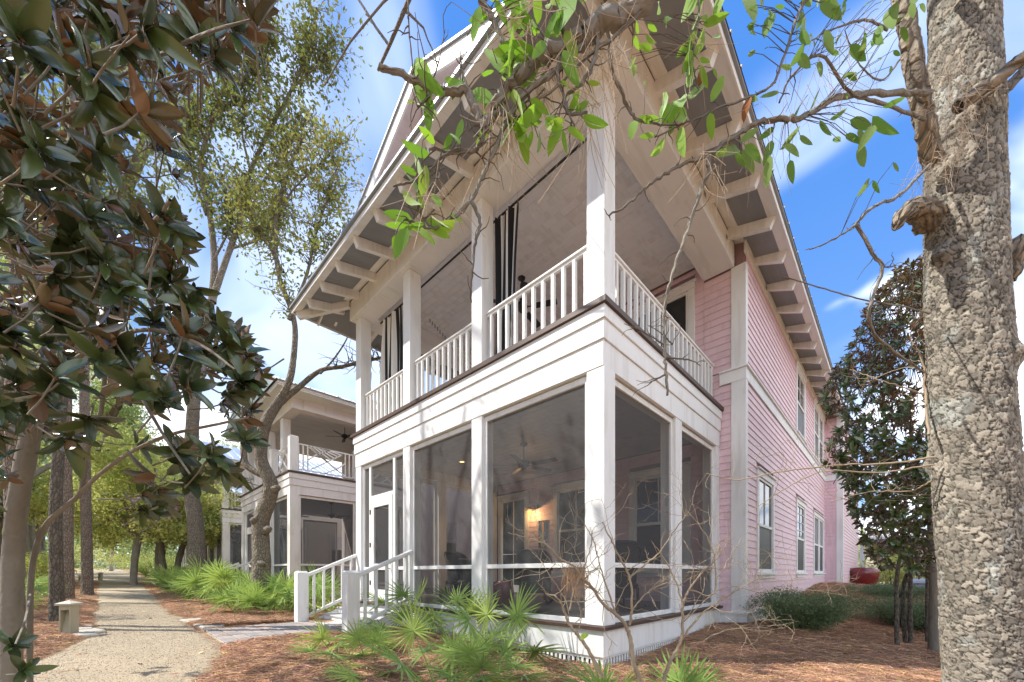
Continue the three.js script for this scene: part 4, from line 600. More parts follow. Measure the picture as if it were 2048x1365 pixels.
// one leaf along +z, its face up; two skins (upper and under side) if two colours are given
function leafGeo(L, W, o = {}) {
  const { n = 4, fold = 0.18, curl = 0.15, tip = 0.9, top, under, wave = 0, full = 0.62 } = o, G = [];
  const skin = (d, flip, c) => {
    const P = [], I = [], K = [];
    for (let k = 0; k <= n; k++) for (const s of [-1, 0, 1]) { const t = k / n, w = Math.pow(Math.max(0, Math.sin(Math.PI * Math.pow(t, tip))), full) * W / 2; P.push(s * w, -curl * L * t * t + Math.abs(s) * fold * w + wave * W * Math.sin(t * 9 + s) + d, t * L); if (c) K.push(...c); }
    for (let k = 0; k < n; k++) for (let s = 0; s < 2; s++) { const a = k * 3 + s, q = [[a, a + 3, a + 4], [a, a + 4, a + 1]]; for (const [x, y, z] of q) { if ((k === 0 && (x < 3) + (y < 3) + (z < 3) > 1) || (k === n - 1 && (x >= 3 * n) + (y >= 3 * n) + (z >= 3 * n) > 1)) continue; flip ? I.push(x, z, y) : I.push(x, y, z); } }
    const g = new THREE.BufferGeometry(); g.setAttribute('position', new THREE.Float32BufferAttribute(P, 3)); g.setAttribute('uv', new THREE.Float32BufferAttribute(new Float32Array(P.length / 3 * 2), 2)); if (c) g.setAttribute('color', new THREE.Float32BufferAttribute(K, 3)); g.setIndex(I); g.computeVertexNormals();
    const N = g.attributes.normal; for (let i = 0; i < N.count; i++) if (!(Math.hypot(N.getX(i), N.getY(i), N.getZ(i)) > 0.5)) N.setXYZ(i, 0, flip ? -1 : 1, 0);
    G.push(g);
  };
  skin(0, false, top); if (under) skin(-0.0012, true, under);
  return (G.length > 1 ? mergeGeometries(G) : G[0]).toNonIndexed();
}
const qLook = (dir, up) => { const z = dir.clone().normalize(), x = up.clone().cross(z); if (x.lengthSq() < 1e-6) x.set(1, 0, 0); x.normalize(); return new THREE.Quaternion().setFromRotationMatrix(new THREE.Matrix4().makeBasis(x, z.clone().cross(x), z)); };
const rdir = (r) => { const a = r() * 6.2832, y = r() * 2 - 1, c = Math.sqrt(1 - y * y); return V(Math.cos(a) * c, y, Math.sin(a) * c); };
const toPx = (p) => { const d = p.clone().sub(EYE), z = d.dot(FWD); return [CX + FOC * d.dot(RGT) / z, CY - FOC * d.y / z, z]; };
const inPoly = (x, y, P) => { let c = false; for (let i = 0, j = P.length - 1; i < P.length; j = i++) if ((P[i][1] > y) !== (P[j][1] > y) && x < (P[j][0] - P[i][0]) * (y - P[i][1]) / (P[j][1] - P[i][1]) + P[i][0]) c = !c; return c; };
const pxLine = (L, d) => L.map((p, i) => at(p[0], p[1], p[2] ?? d));
// leaves as parts: the first «most» one by one, the rest joined
function addLeaves(parent, geos, mat, list, most, cols) {
  list.slice(0, most).forEach((m, i) => { const o = new THREE.Mesh(geos[i % geos.length], mat.length ? mat[i % mat.length] : mat); o.name = num('leaf', i); o.applyMatrix4(m); o.castShadow = o.receiveShadow = true; parent.add(o); });
  const rest = list.slice(most); geos.forEach((g, k) => { const part_ = rest.filter((_, i) => i % geos.length === k); if (part_.length) inst('foliage', g, mat.length ? mat[k % mat.length] : mat, part_, parent); });
}

// ---------------------------------------------------------------- the big oak trunk at the right edge
{
  const oak = thing('oak_tree', 'big oak trunk with flaky grey bark at the right edge, nearest to the viewer', 'tree', [0, 0, 0]);
  const ctr = [[1925, -260], [1925, 0], [1930, 200], [1928, 400], [1933, 600], [1942, 800], [1955, 1000], [1965, 1200], [1974, 1365], [1984, 1560]].map(([u, v]) => at(u, v, 2.3));
  const rad = [0.125, 0.138, 0.150, 0.160, 0.166, 0.169, 0.172, 0.168, 0.176, 0.24];
  const cv = new THREE.CatmullRomCurve3(ctr), NU = 300, NV = 900, pos = new Float32Array(NU * (NV + 1) * 3), uv = new Float32Array(NU * (NV + 1) * 2), col = new Float32Array(NU * (NV + 1) * 3), idx = [];
  const len = cv.getLength(), knots = [[0.40, 2.2, 0.05, 0.07], [0.62, 3.6, 0.045, 0.09], [0.52, 0.2, 0.04, 0.08], [0.72, 4.4, 0.03, 0.10]];
  for (let j = 0; j <= NV; j++) { const t = j / NV, c = cv.getPoint(t), k = t * (rad.length - 1), r0 = lerp(rad[Math.floor(k)], rad[Math.min(rad.length - 1, Math.floor(k) + 1)], k % 1), y = t * len;
    for (let i = 0; i < NU; i++) { const a = i / NU * Math.PI * 2, s = i / NU; const w = (fbm(s * 46, y * 38, 4, 46, 31) - 0.5) * 1.7, w2 = (fbm(s * 46, y * 38, 4, 46, 51) - 0.5) * 1.7; const [d1, d2, id, bx, by] = worley(s * 28 + w, y * 25 + w2, 0, 17), [e1, e2, id2] = worley(s * 70 + w * 2, y * 52 + w2 * 2, 0, 19);
      const seamK = sstep(0.94, 1.0, s), edge = clamp((d2 - d1) * 7 - 0.35, 0, 1), e = clamp((e2 - e1) * 5, 0, 1), ta = id * 40; let h = (0.0042 * edge + 0.0022 * id * edge + 0.0006 * e + 0.0034 * (bx * Math.cos(ta) + by * Math.sin(ta) * 1.3) * edge + 0.0016 * (fbm(s * 150, y * 55, 2, 150, 71) - 0.5)) * (1 - 0.6 * seamK) + 0.014 * (fbm(s * 6, y * 3, 3, 6, 66) - 0.5) + 0.007 * (Math.abs(fbm(s * 16, y * 2.2, 3, 16, 67) - 0.5) * 2 - 0.3);
      for (const [kt, ka, amp, wd] of knots) { const da = Math.atan2(Math.sin(a - ka), Math.cos(a - ka)) * r0, dy = (t - kt) * len, q = Math.hypot(da, dy) / wd; h += amp * Math.exp(-q * q * 2.2); }
      const r = r0 + h, n = (j * NU + i) * 3; pos[n] = c.x + Math.cos(a) * r; pos[n + 1] = c.y; pos[n + 2] = c.z + Math.sin(a) * r; uv[(j * NU + i) * 2] = s * 1.1; uv[(j * NU + i) * 2 + 1] = y;
      const lich = sstep(0.56, 0.72, fbm(s * 9, y * 5, 4, 9, 88)), g = (0.62 + 0.72 * id) * lerp(0.78, 1.12, fbm(s * 5, y * 2.4, 3, 5, 91)) + 0.22 * (id2 - 0.5), b2 = lerp(0.24, 1, edge) * lerp(0.80, 1, e);
      col[n] = lerp(0.36, 0.42, lich) * g * b2; col[n + 1] = lerp(0.32, 0.42, lich) * g * b2; col[n + 2] = lerp(0.25, 0.36, lich) * g * b2; } }
  for (let j = 0; j < NV; j++) for (let i = 0; i < NU; i++) { const a = j * NU + i, b = j * NU + (i + 1) % NU, c = a + NU, d = b + NU; idx.push(a, b, c, b, d, c); }
  const g = new THREE.BufferGeometry(); g.setAttribute('position', new THREE.BufferAttribute(pos, 3)); g.setAttribute('uv', new THREE.BufferAttribute(uv, 2)); g.setAttribute('color', new THREE.BufferAttribute(col, 3)); g.setIndex(idx); g.computeVertexNormals();
  part('trunk', g, S({ color: C(0.80, 0.80, 0.82), vertexColors: true, roughness: 0.95, bumpMap: T.bark, bumpScale: 0.004 }), oak);
  const limb = (name, L, r0, r1, m = mBark.oak, bum = 0.12) => { const p = spline(pxLine(L), 8 * L.length), n = p.length - 1; return part(name, new MB().tube(p, taper(r0, r1, n), 14, bum, L[0][0]), m, oak); };
  limb('limb', [[1868, 330, 2.25], [1846, 230, 2.15], [1822, 90, 2.1], [1800, -30, 2.1], [1760, -260, 2.0]], 0.046, 0.036, mBark.rough);
  limb('limb', [[1915, 215, 2.14], [1985, 165, 2.1], [2060, 105, 2.05], [2160, 20, 2.0]], 0.032, 0.03, mBark.rough);
  limb('limb', [[1985, 205, 2.25], [2040, 150, 2.3], [2110, 60, 2.4]], 0.03, 0.02, mBark.dark);
  limb('limb', [[1905, -20, 2.2], [1880, -80, 2.1], [1850, -200, 2.0]], 0.03, 0.02, mBark.dark);
  // broken stub, thick and turned down
  const st = spline([at(1862, 440, 2.32), at(1835, 418, 2.24), at(1805, 432, 2.2), at(1790, 462, 2.2)], 16); part('broken_stub', new MB().tube(st, [...taper(0.07, 0.034, 12), 0.03, 0.026, 0.018, 0.002], 22, 0.2, 7), mBark.rough, oak);
  part('broken_stub', new MB().tube(spline([at(2000, 560, 2.35), at(2030, 505, 2.3), at(2046, 480, 2.3)], 10), [...taper(0.07, 0.045, 9), 0.002], 16, 0.2, 9), mBark.rough, oak);
  // crown above the frame
  const r = rng(404), tips = []; const top = ctr[0];
  const grow = (p, d, L, rad_, lev) => { const pts = [p.clone()]; let q = p.clone(), dd = d.clone(); for (let k = 0; k < 6; k++) { dd.addScaledVector(rdir(r), 0.22).add(V(0, lev > 1 ? -0.03 : 0.05, 0)).normalize(); q = q.clone().addScaledVector(dd, L / 6); pts.push(q); if (lev > 0) tips.push(q); } part(lev ? 'branch' : 'limb', new MB().tube(pts, taper(rad_, rad_ * 0.5, 6), lev ? 6 : 9, 0.08, lev), mBark.grey, oak); if (lev < 2) for (let k = 0; k < 4; k++) { const a = pts[2 + k]; grow(a, dd.clone().multiplyScalar(0.6).add(rdir(r)).add(V(0, 0.2, 0)).normalize(), L * 0.62, rad_ * 0.45, lev + 1); } };
  const T0 = V(top.x, top.y, top.z); part('upper_trunk', new MB().tube([T0.clone().add(V(0, -0.02, 0)), T0.clone().add(V(0.1, 1.2, 0.1)), T0.clone().add(V(0.0, 2.6, 0.3))], [0.137, 0.12, 0.08], 14, 0.05), mBark.oak, oak);
  for (const d of [V(-0.2, 0.7, 0.9), V(0.9, 0.6, 0.2), V(0.3, 0.9, -0.5), V(-0.9, 0.75, 0.5), V(0.6, 0.6, 0.9)]) grow(T0.clone().add(V(0, 0.6 + r() * 1.6, 0.1)), d.normalize(), 3.4, 0.07, 0);
  const lv = []; for (let k = 0; k < 3800; k++) { const p = tips[(r() * tips.length) | 0].clone().addScaledVector(rdir(r), 0.45 * Math.cbrt(r())); const [u, v, z] = toPx(p); if (z > 0 && u > -60 && u < 2110 && v > -40 && v < 1400) continue; lv.push(xform(p, qLook(rdir(r), rdir(r)), 0.7 + r() * 0.5)); }
  inst('crown', leafGeo(0.1, 0.04, { n: 3 }), leafy(0.075, 0.13, 0.025), lv, oak);
}

// ---------------------------------------------------------------- oak branches hanging across the top of the view
{
  const r = rng(21), gA = [leafGeo(0.105, 0.036, { n: 6, fold: 0.16, curl: 0.12, tip: 0.8 }), leafGeo(0.085, 0.031, { n: 6, fold: 0.22, curl: 0.25, tip: 0.75 }), leafGeo(0.12, 0.038, { n: 6, fold: 0.12, curl: 0.05, tip: 0.85, wave: 0.03 })];
  const greens = [leafy(0.26, 0.46, 0.03, 0.6), leafy(0.17, 0.34, 0.03, 0.55), leafy(0.34, 0.50, 0.05, 0.6), leafy(0.21, 0.40, 0.03, 0.6)], brown = leafy(0.24, 0.085, 0.02, 0.25), dull = [leafy(0.15, 0.28, 0.04, 0.55), leafy(0.21, 0.32, 0.07, 0.55), leafy(0.25, 0.42, 0.04, 0.6)];
  const hanging = (label, D, lines, leaves, twN, dimmer) => {
    const t = thing('oak_branch', label, 'branch', [0, 0, 0]), all = [];
    for (const [L, r0, r1, m] of lines) { const P = pxLine(L, D), p = spline(P, P.length * 5), n = p.length - 1; for (let k = 1; k < n; k++) p[k].addScaledVector(rdir(r), r0 * 0.35); part('branch', new MB().tube(p, taper(r0, r1, n), r0 > 0.012 ? 11 : 7, 0.16, L[0][0]), m ?? mBark.grey, t); p.forEach((q, k) => all.push([q, lerp(r0, r1, k / n)])); }
    const tw = new MB(); for (let k = 0; k < twN; k++) { const [q, w] = all[(r() * all.length) | 0]; let d = rdir(r).add(V(0, -0.2, 0)).normalize(), p = [q.clone()]; const L = 0.03 + 0.12 * r() * r(); for (let i = 0; i < 4; i++) { d.addScaledVector(rdir(r), 0.5).normalize(); p.push(p[i].clone().addScaledVector(d, L / 4)); } tw.tube(p, taper(Math.min(w, 0.0022), 0.0008, 4), 4); } leaves.forEach(([u, v, du, dv, s = 1, kind], i) => { const a = at(u, v, D + (r() - 0.5) * 0.06), b = at(u + du, v + dv, D + (r() - 0.5) * 0.10), L = a.distanceTo(b) * s; let q0 = all[0][0], dm = 9; for (const [q] of all) { const dd = q.distanceTo(a); if (dd < dm) { dm = dd; q0 = q; } } if (dm > 0.25) { a.addScaledVector(q0.clone().sub(a), 1 - 0.2 / dm); b.copy(a).add(at(u + du, v + dv, D).sub(at(u, v, D))); } if (dm > 0.006) tw.tube([q0, q0.clone().lerp(a, 0.55).add(V(0, 0.12 * Math.min(dm, 0.25), 0)), a], [0.0016, 0.0013, 0.0010], 4); const o = new THREE.Mesh(gA[i % 3], kind === 'b' ? brown : dimmer ? dull[u < 1470 ? 2 : i % 2] : greens[(r() * 4) | 0]); o.name = num(kind === 'b' ? 'dead_leaf' : 'leaf', i); o.position.copy(a); o.quaternion.copy(qLook(b.clone().sub(a), EYE.clone().sub(a).normalize().addScaledVector(rdir(r), 0.75))); o.scale.setScalar(0.80 * L / [0.105, 0.085, 0.12][i % 3]); o.scale.x *= 0.85 + 0.25 * r(); o.castShadow = o.receiveShadow = true; if (kind === 'b') o.userData.label = 'dead brown leaf'; t.add(o); });
    part('twigs', tw, mBark.twigDark, t).userData.kind = 'stuff';
    return t;
  };
  // leaf: base pixel, vector to its tip
  const LA = [[860, 210, -45, -140], [868, 240, -60, -90], [890, 190, -75, -62], [905, 200, 30, -70], [862, 200, -14, 60], [935, 185, -60, -40], [940, 185, 60, 15], [1010, 165, 40, -95], [1015, 160, 20, -140], [1005, 150, -40, -90], [1040, 120, -70, -30], [1075, 110, -100, -20], [1080, 115, -60, 70], [1050, 60, -40, -110], [1075, 50, 0, -110], [1090, 90, 30, -100], [1100, 70, 60, -70], [985, 20, -60, 30], [990, 0, 30, 60], [1000, -10, 60, 50], [960, 10, -20, 90], [1030, 15, 60, 70], [1130, 50, 15, -90], [1130, 60, 30, 70], [985, 240, -40, 60, 1], [1020, 190, 60, 60], [1040, 250, 20, 100], [1000, 205, 60, 90], [1060, 200, 50, 30], [1125, 100, 40, 90], [905, 265, -25, 55], [920, 290, -25, -45], [915, 290, 10, -70], [870, 288, -38, -45], [860, 310, -70, -20], [845, 345, -25, -40], [835, 350, -45, -25], [838, 390, -30, -75], [842, 392, 15, -80], [848, 445, -50, 22], [825, 440, -75, -22], [820, 450, -65, 2], [815, 455, -35, 70], [825, 455, 55, 20], [850, 440, 60, 45], [845, 420, -10, -55], [838, 410, -35, -10], [862, 430, 50, 40], [875, 460, 40, -15], [790, 470, 0, 60], [900, 430, 35, 15], [880, 415, -20, -45], [1075, 255, 15, 55], [1065, 260, -12, 50], [1090, 240, 40, 25], [1120, 255, -30, 50], [1125, 260, 10, 60], [1135, 255, 45, 30], [1150, 225, 40, -35], [1160, 215, -25, -50], [1165, 235, 60, 25], [1080, 215, -50, 50], [1035, 235, -45, 70], [1130, 240, -45, 10], [1140, 225, 20, -50]];
  for (let k = 0; k < 40; k++) { const u = 950 + r() * 230, v = r() * 300 - 20; LA.push([u, v, (r() - 0.5) * 90, (r() - 0.4) * 90, 0.9]); }
  hanging('thick oak branch with bright green leaves hanging across the front of the house', 1.02, [
    [[[1420, -130], [1340, -50], [1260, 22], [1201, 51], [1168, 77], [1124, 92], [1080, 114], [1047, 141], [1025, 167], [1001, 198], [983, 231], [970, 256]], 0.025, 0.009],
    [[[758, 133], [790, 143], [830, 160], [868, 178], [905, 183], [935, 182], [943, 200], [955, 230], [970, 258]], 0.007, 0.011],
    [[[970, 258], [962, 285], [950, 300], [915, 302], [885, 312], [862, 340], [825, 362], [786, 373]], 0.006, 0.0025], [[950, 300], [920, 305], [880, 303], [855, 297]].length ? [[[950, 300], [905, 306], [878, 300], [858, 298]], 0.004, 0.002] : null,
    [[[1168, 90], [1100, 150], [1050, 190], [1012, 250], [985, 310], [962, 360], [935, 410], [900, 440], [862, 456], [830, 445], [808, 440]], 0.007, 0.0025], [[[862, 456], [840, 425], [835, 385], [862, 350], [890, 335]], 0.003, 0.002],
    [[[944, 405], [960, 445], [950, 490], [944, 550], [943, 605]], 0.005, 0.0018],
    [[[1195, 60], [1190, 120], [1165, 165], [1130, 195], [1135, 225], [1175, 225]], 0.006, 0.003], [[[1124, 92], [1115, 150], [1128, 195], [1150, 260]], 0.005, 0.002], [[[1300, 0], [1240, 65], [1180, 110], [1090, 190], [1030, 210]], 0.005, 0.002],
    [[[815, -40], [818, 60], [825, 130], [830, 160]], 0.002, 0.002], [[[960, 0], [985, 40], [1010, 90], [1025, 165]], 0.008, 0.004], [[[860, 178], [878, 120], [890, 60]], 0.002, 0.001], [[[936, 182], [925, 140], [920, 100]], 0.003, 0.0012], [[[868, 178], [850, 200], [835, 215]], 0.004, 0.0015]], LA, 90);
  const LB = [[1335, 240, 15, -55], [1300, 235, -42, 10], [1285, 240, 45, -2], [1270, 240, -10, 40], [1320, 240, 30, -60], [1365, 245, -15, -50], [1345, 250, -30, -60], [1420, 225, 5, 65], [1422, 205, 35, -75], [1360, 255, 5, 70], [1340, 270, 10, -40], [1310, 270, -40, 5], [1330, 280, -28, 40], [1365, 215, -10, -50], [1380, 200, 35, -50], [1385, 170, -15, -70], [1390, 90, -45, 75], [1385, 100, -25, 60], [1395, 60, -40, 60], [1370, 40, 25, -60], [1405, 50, 70, -30], [1375, 110, 20, -65], [1410, 60, -15, 60], [1400, 130, 20, 60, 1], [1398, 175, 10, -60, 1, 'b'], [1480, 300, -48, -6], [1470, 305, 25, 35], [1485, 300, 30, 55], [1490, 290, 45, 35], [1480, 285, 48, -38], [1455, 300, -30, 10], [1500, 195, -20, 48, 1, 'b'], [1495, 195, 25, 6], [1540, 310, -10, 80], [1580, 320, 5, 55], [1560, 300, 55, -60], [1545, 280, -20, 60], [1570, 290, 40, 20], [1550, 255, -40, 30], [1600, 270, 30, 30], [1590, 240, 20, -70], [1620, 220, 30, -60], [1640, 240, 25, 45], [1660, 240, 40, -20], [1545, 25, -20, 60], [1490, -10, 30, 50], [1600, 60, 40, -20], [1650, 60, 20, 60], [1660, 40, 30, -40], [1640, 0, 60, 40], [1700, 90, 40, 40], [1720, 120, 15, -60], [1690, 270, 45, 15], [1720, 290, 10, 55], [1700, 240, 60, 20], [1750, 250, -35, 50], [1765, 215, 60, -25], [1780, 280, -30, 50], [1800, 240, 40, 50], [1560, 185, -50, 10], [1610, 90, -30, 50]];
  for (let k = 0; k < 70; k++) { const u = 1490 + r() * 360, v = r() * r() * 330 - 20; LB.push([u, v, (r() - 0.5) * 70, (r() - 0.3) * 70, 0.8]); } for (let k = 0; k < 26; k++) { const u = 1260 + r() * 200, v = r() * 200 - 20; LB.push([u, v, (r() - 0.5) * 80, (r() - 0.2) * 80, 0.9]); }
  hanging('thinner oak branch reaching left from the big trunk, with a lichen twig hanging down', 1.5, [
    [[[1862, 186, 2.1], [1780, 186, 1.95], [1700, 190, 1.75], [1657, 201, 1.65], [1632, 220, 1.6], [1584, 238], [1551, 238], [1518, 245], [1485, 263], [1449, 285], [1416, 311], [1365, 329], [1321, 355], [1284, 384], [1259, 406], [1218, 432]], 0.0125, 0.003],
    [[[1416, 311], [1417, 344], [1401, 384], [1388, 425], [1372, 470], [1356, 515], [1342, 562], [1332, 602], [1327, 643], [1329, 690], [1330, 724], [1334, 764], [1335, 791]], 0.0085, 0.0045, mBark.oak],
    [[[1850, 240, 2.1], [1760, 205, 1.8], [1700, 185, 1.7], [1640, 110, 1.6], [1580, 160, 1.55], [1559, 205]], 0.008, 0.003], [[[1640, -40], [1600, 20], [1580, 80], [1555, 150], [1545, 170], [1500, 195], [1440, 215], [1400, 235], [1360, 250], [1330, 265], [1310, 275]], 0.006, 0.002],
    [[[1215, 60, 1.2], [1225, 140, 1.25], [1245, 190, 1.3], [1262, 225, 1.4], [1285, 243], [1330, 250], [1362, 250]], 0.007, 0.003], [[[1400, -30], [1395, 60], [1385, 110], [1390, 150], [1398, 180]], 0.004, 0.002],
    [[[1860, 330, 2.2], [1800, 390, 2.0], [1740, 420, 1.8], [1712, 448, 1.8], [1695, 462, 1.8], [1640, 492, 1.8], [1612, 500, 1.8]], 0.009, 0.002], [[[1712, 448, 1.8], [1745, 505, 1.8], [1765, 535, 1.8], [1752, 580, 1.8], [1738, 625, 1.8], [1745, 660, 1.85], [1790, 705, 2.0], [1850, 745, 2.2]], 0.0075, 0.006, mBark.grey], [[[1765, 535, 1.8], [1800, 530, 1.85]], 0.003, 0.001], [[[1860, 628, 2.25], [1800, 612, 2.0], [1720, 598, 1.8], [1640, 575, 1.7], [1560, 552, 1.6]], 0.004, 0.002],
    [[[1345, 690], [1320, 665], [1295, 650]], 0.003, 0.001], [[[1329, 690], [1300, 672], [1268, 655], [1248, 648]].map(([u, v]) => [u, v, 1.5]), 0.003, 0.001], [[[1330, 715], [1360, 718], [1385, 722], [1402, 732]], 0.004, 0.0015], [[[1330, 750], [1312, 760], [1297, 766]], 0.004, 0.0015], [[[1775, 60, 2.0], [1730, 40, 1.8], [1660, 60, 1.7], [1610, 90, 1.6]], 0.006, 0.002], [[[1800, 120, 2.1], [1760, 160, 1.9], [1720, 130, 1.8], [1690, 60, 1.7]], 0.005, 0.0015]], LB, 130, true);
  // dry pine needles caught in the branches
  const nd = new MB(); { const p = spline([V(0, 0, 0), V(0.006, -0.06, 0.004), V(0.0, -0.15, 0.02)], 6); nd.tube(p, taper(0.0009, 0.0005, 6), 3); } const g = nd.geo(), L = [];
  for (const [u, v, d, n, sp] of [[1090, 70, 1.0, 40, 0.08], [1170, 60, 1.0, 26, 0.07], [870, 360, 1.0, 14, 0.04], [1000, 230, 1.0, 30, 0.06], [1215, 110, 1.1, 30, 0.06], [1420, 320, 1.45, 22, 0.08], [1390, 90, 1.45, 12, 0.05], [1900, 190, 2.05, 70, 0.12], [1890, 150, 2.05, 30, 0.1], [1920, 270, 2.05, 50, 0.10], [1860, 330, 2.1, 40, 0.12], [1540, 250, 1.5, 20, 0.10], [1640, 150, 1.6, 30, 0.14], [1180, 225, 1.05, 25, 0.05], [1700, 120, 1.7, 30, 0.14]]) for (let k = 0; k < n; k++) { const p = at(u, v, d).addScaledVector(rdir(r), sp * Math.sqrt(r())); L.push(xform(p, new THREE.Quaternion().setFromEuler(new THREE.Euler((r() - 0.5) * 2.2, r() * 6, (r() - 0.5) * 2.2)), 0.6 + r() * 0.8)); }
  inst('caught_pine_needles', g, S({ color: C(0.44, 0.33, 0.23), roughness: 0.8 }), L).userData.label = 'tan dry pine needles caught in the oak branches';
}

// ---------------------------------------------------------------- magnolias
function magnolia(name, label, rosettes, leafL, seed, trunkLines, tone, parts = 300, twig = mBark.smooth) {
  const t = thing(name, label, 'tree', [0, 0, 0]), r = rng(seed);
  const mk = (s, c) => [0, 1, 2].map((k) => leafGeo(leafL * s * (0.85 + 0.15 * k), leafL * 0.37 * s, { n: 6, fold: 0.20 + 0.10 * k, curl: [0.03, 0.13, 0.24][k], tip: 0.84, full: 0.52, top: tone.top[k], under: tone.under[k] }));
  const geos = mk(1); const L = [];
  for (const [L0, r0, r1, m] of trunkLines) { const p = spline(L0, L0.length * 6), n = p.length - 1; part(r0 > 0.04 ? 'trunk' : 'branch', new MB().tube(p, taper(r0, r1, n), r0 > 0.03 ? 16 : 8, 0.05, 3), m ?? twig, t); }
  const tw = new MB();
  for (const { p, d, n = 6 + ((r() * 5) | 0), back = 0.22 } of rosettes) {
    const b = p.clone().addScaledVector(d, -back).add(V((r() - 0.5) * 0.1, -0.06 + (r() - 0.5) * 0.08, (r() - 0.5) * 0.1)); tw.tube([b, b.clone().lerp(p, 0.5).add(V(0, -0.015, 0)), p], [0.0055, 0.0045, 0.004], 5);
    const x = Math.abs(d.y) < 0.9 ? V(0, 1, 0).cross(d).normalize() : V(1, 0, 0), y = d.clone().cross(x);
    for (let k = 0; k < n; k++) { const a = k * 2.39996 + r() * 0.5, sp = lerp(0.45, 1.35, k / n) + (r() - 0.5) * 0.55, o = x.clone().multiplyScalar(Math.cos(a)).addScaledVector(y, Math.sin(a)), dir = d.clone().multiplyScalar(Math.cos(sp)).addScaledVector(o, Math.sin(sp)).add(V(0, -0.12, 0)).normalize(); L.push(xform(p.clone().addScaledVector(d, -0.03 * k / n), qLook(dir, d.clone().multiplyScalar(Math.sin(sp)).addScaledVector(o, -Math.cos(sp)).addScaledVector(rdir(r), 0.25)), 0.55 + r() * 0.6)); }
  }
  part('twigs', tw, twig, t).userData.kind = 'stuff';
  L.sort((A, B_) => { const a = Math.hypot(A.elements[12] - EYE.x, A.elements[13] - EYE.y, A.elements[14] - EYE.z), b = Math.hypot(B_.elements[12] - EYE.x, B_.elements[13] - EYE.y, B_.elements[14] - EYE.z); return a - b; });
  const seen = L.filter((m) => { const [u, v, z] = toPx(V(m.elements[12], m.elements[13], m.elements[14])); return z > 0 && u > -20 && u < 2060 && v > -20 && v < 1380; }), hid = L.filter((m) => !seen.includes(m));
  addLeaves(t, geos, glossy, [...seen, ...hid], parts); return t;
}
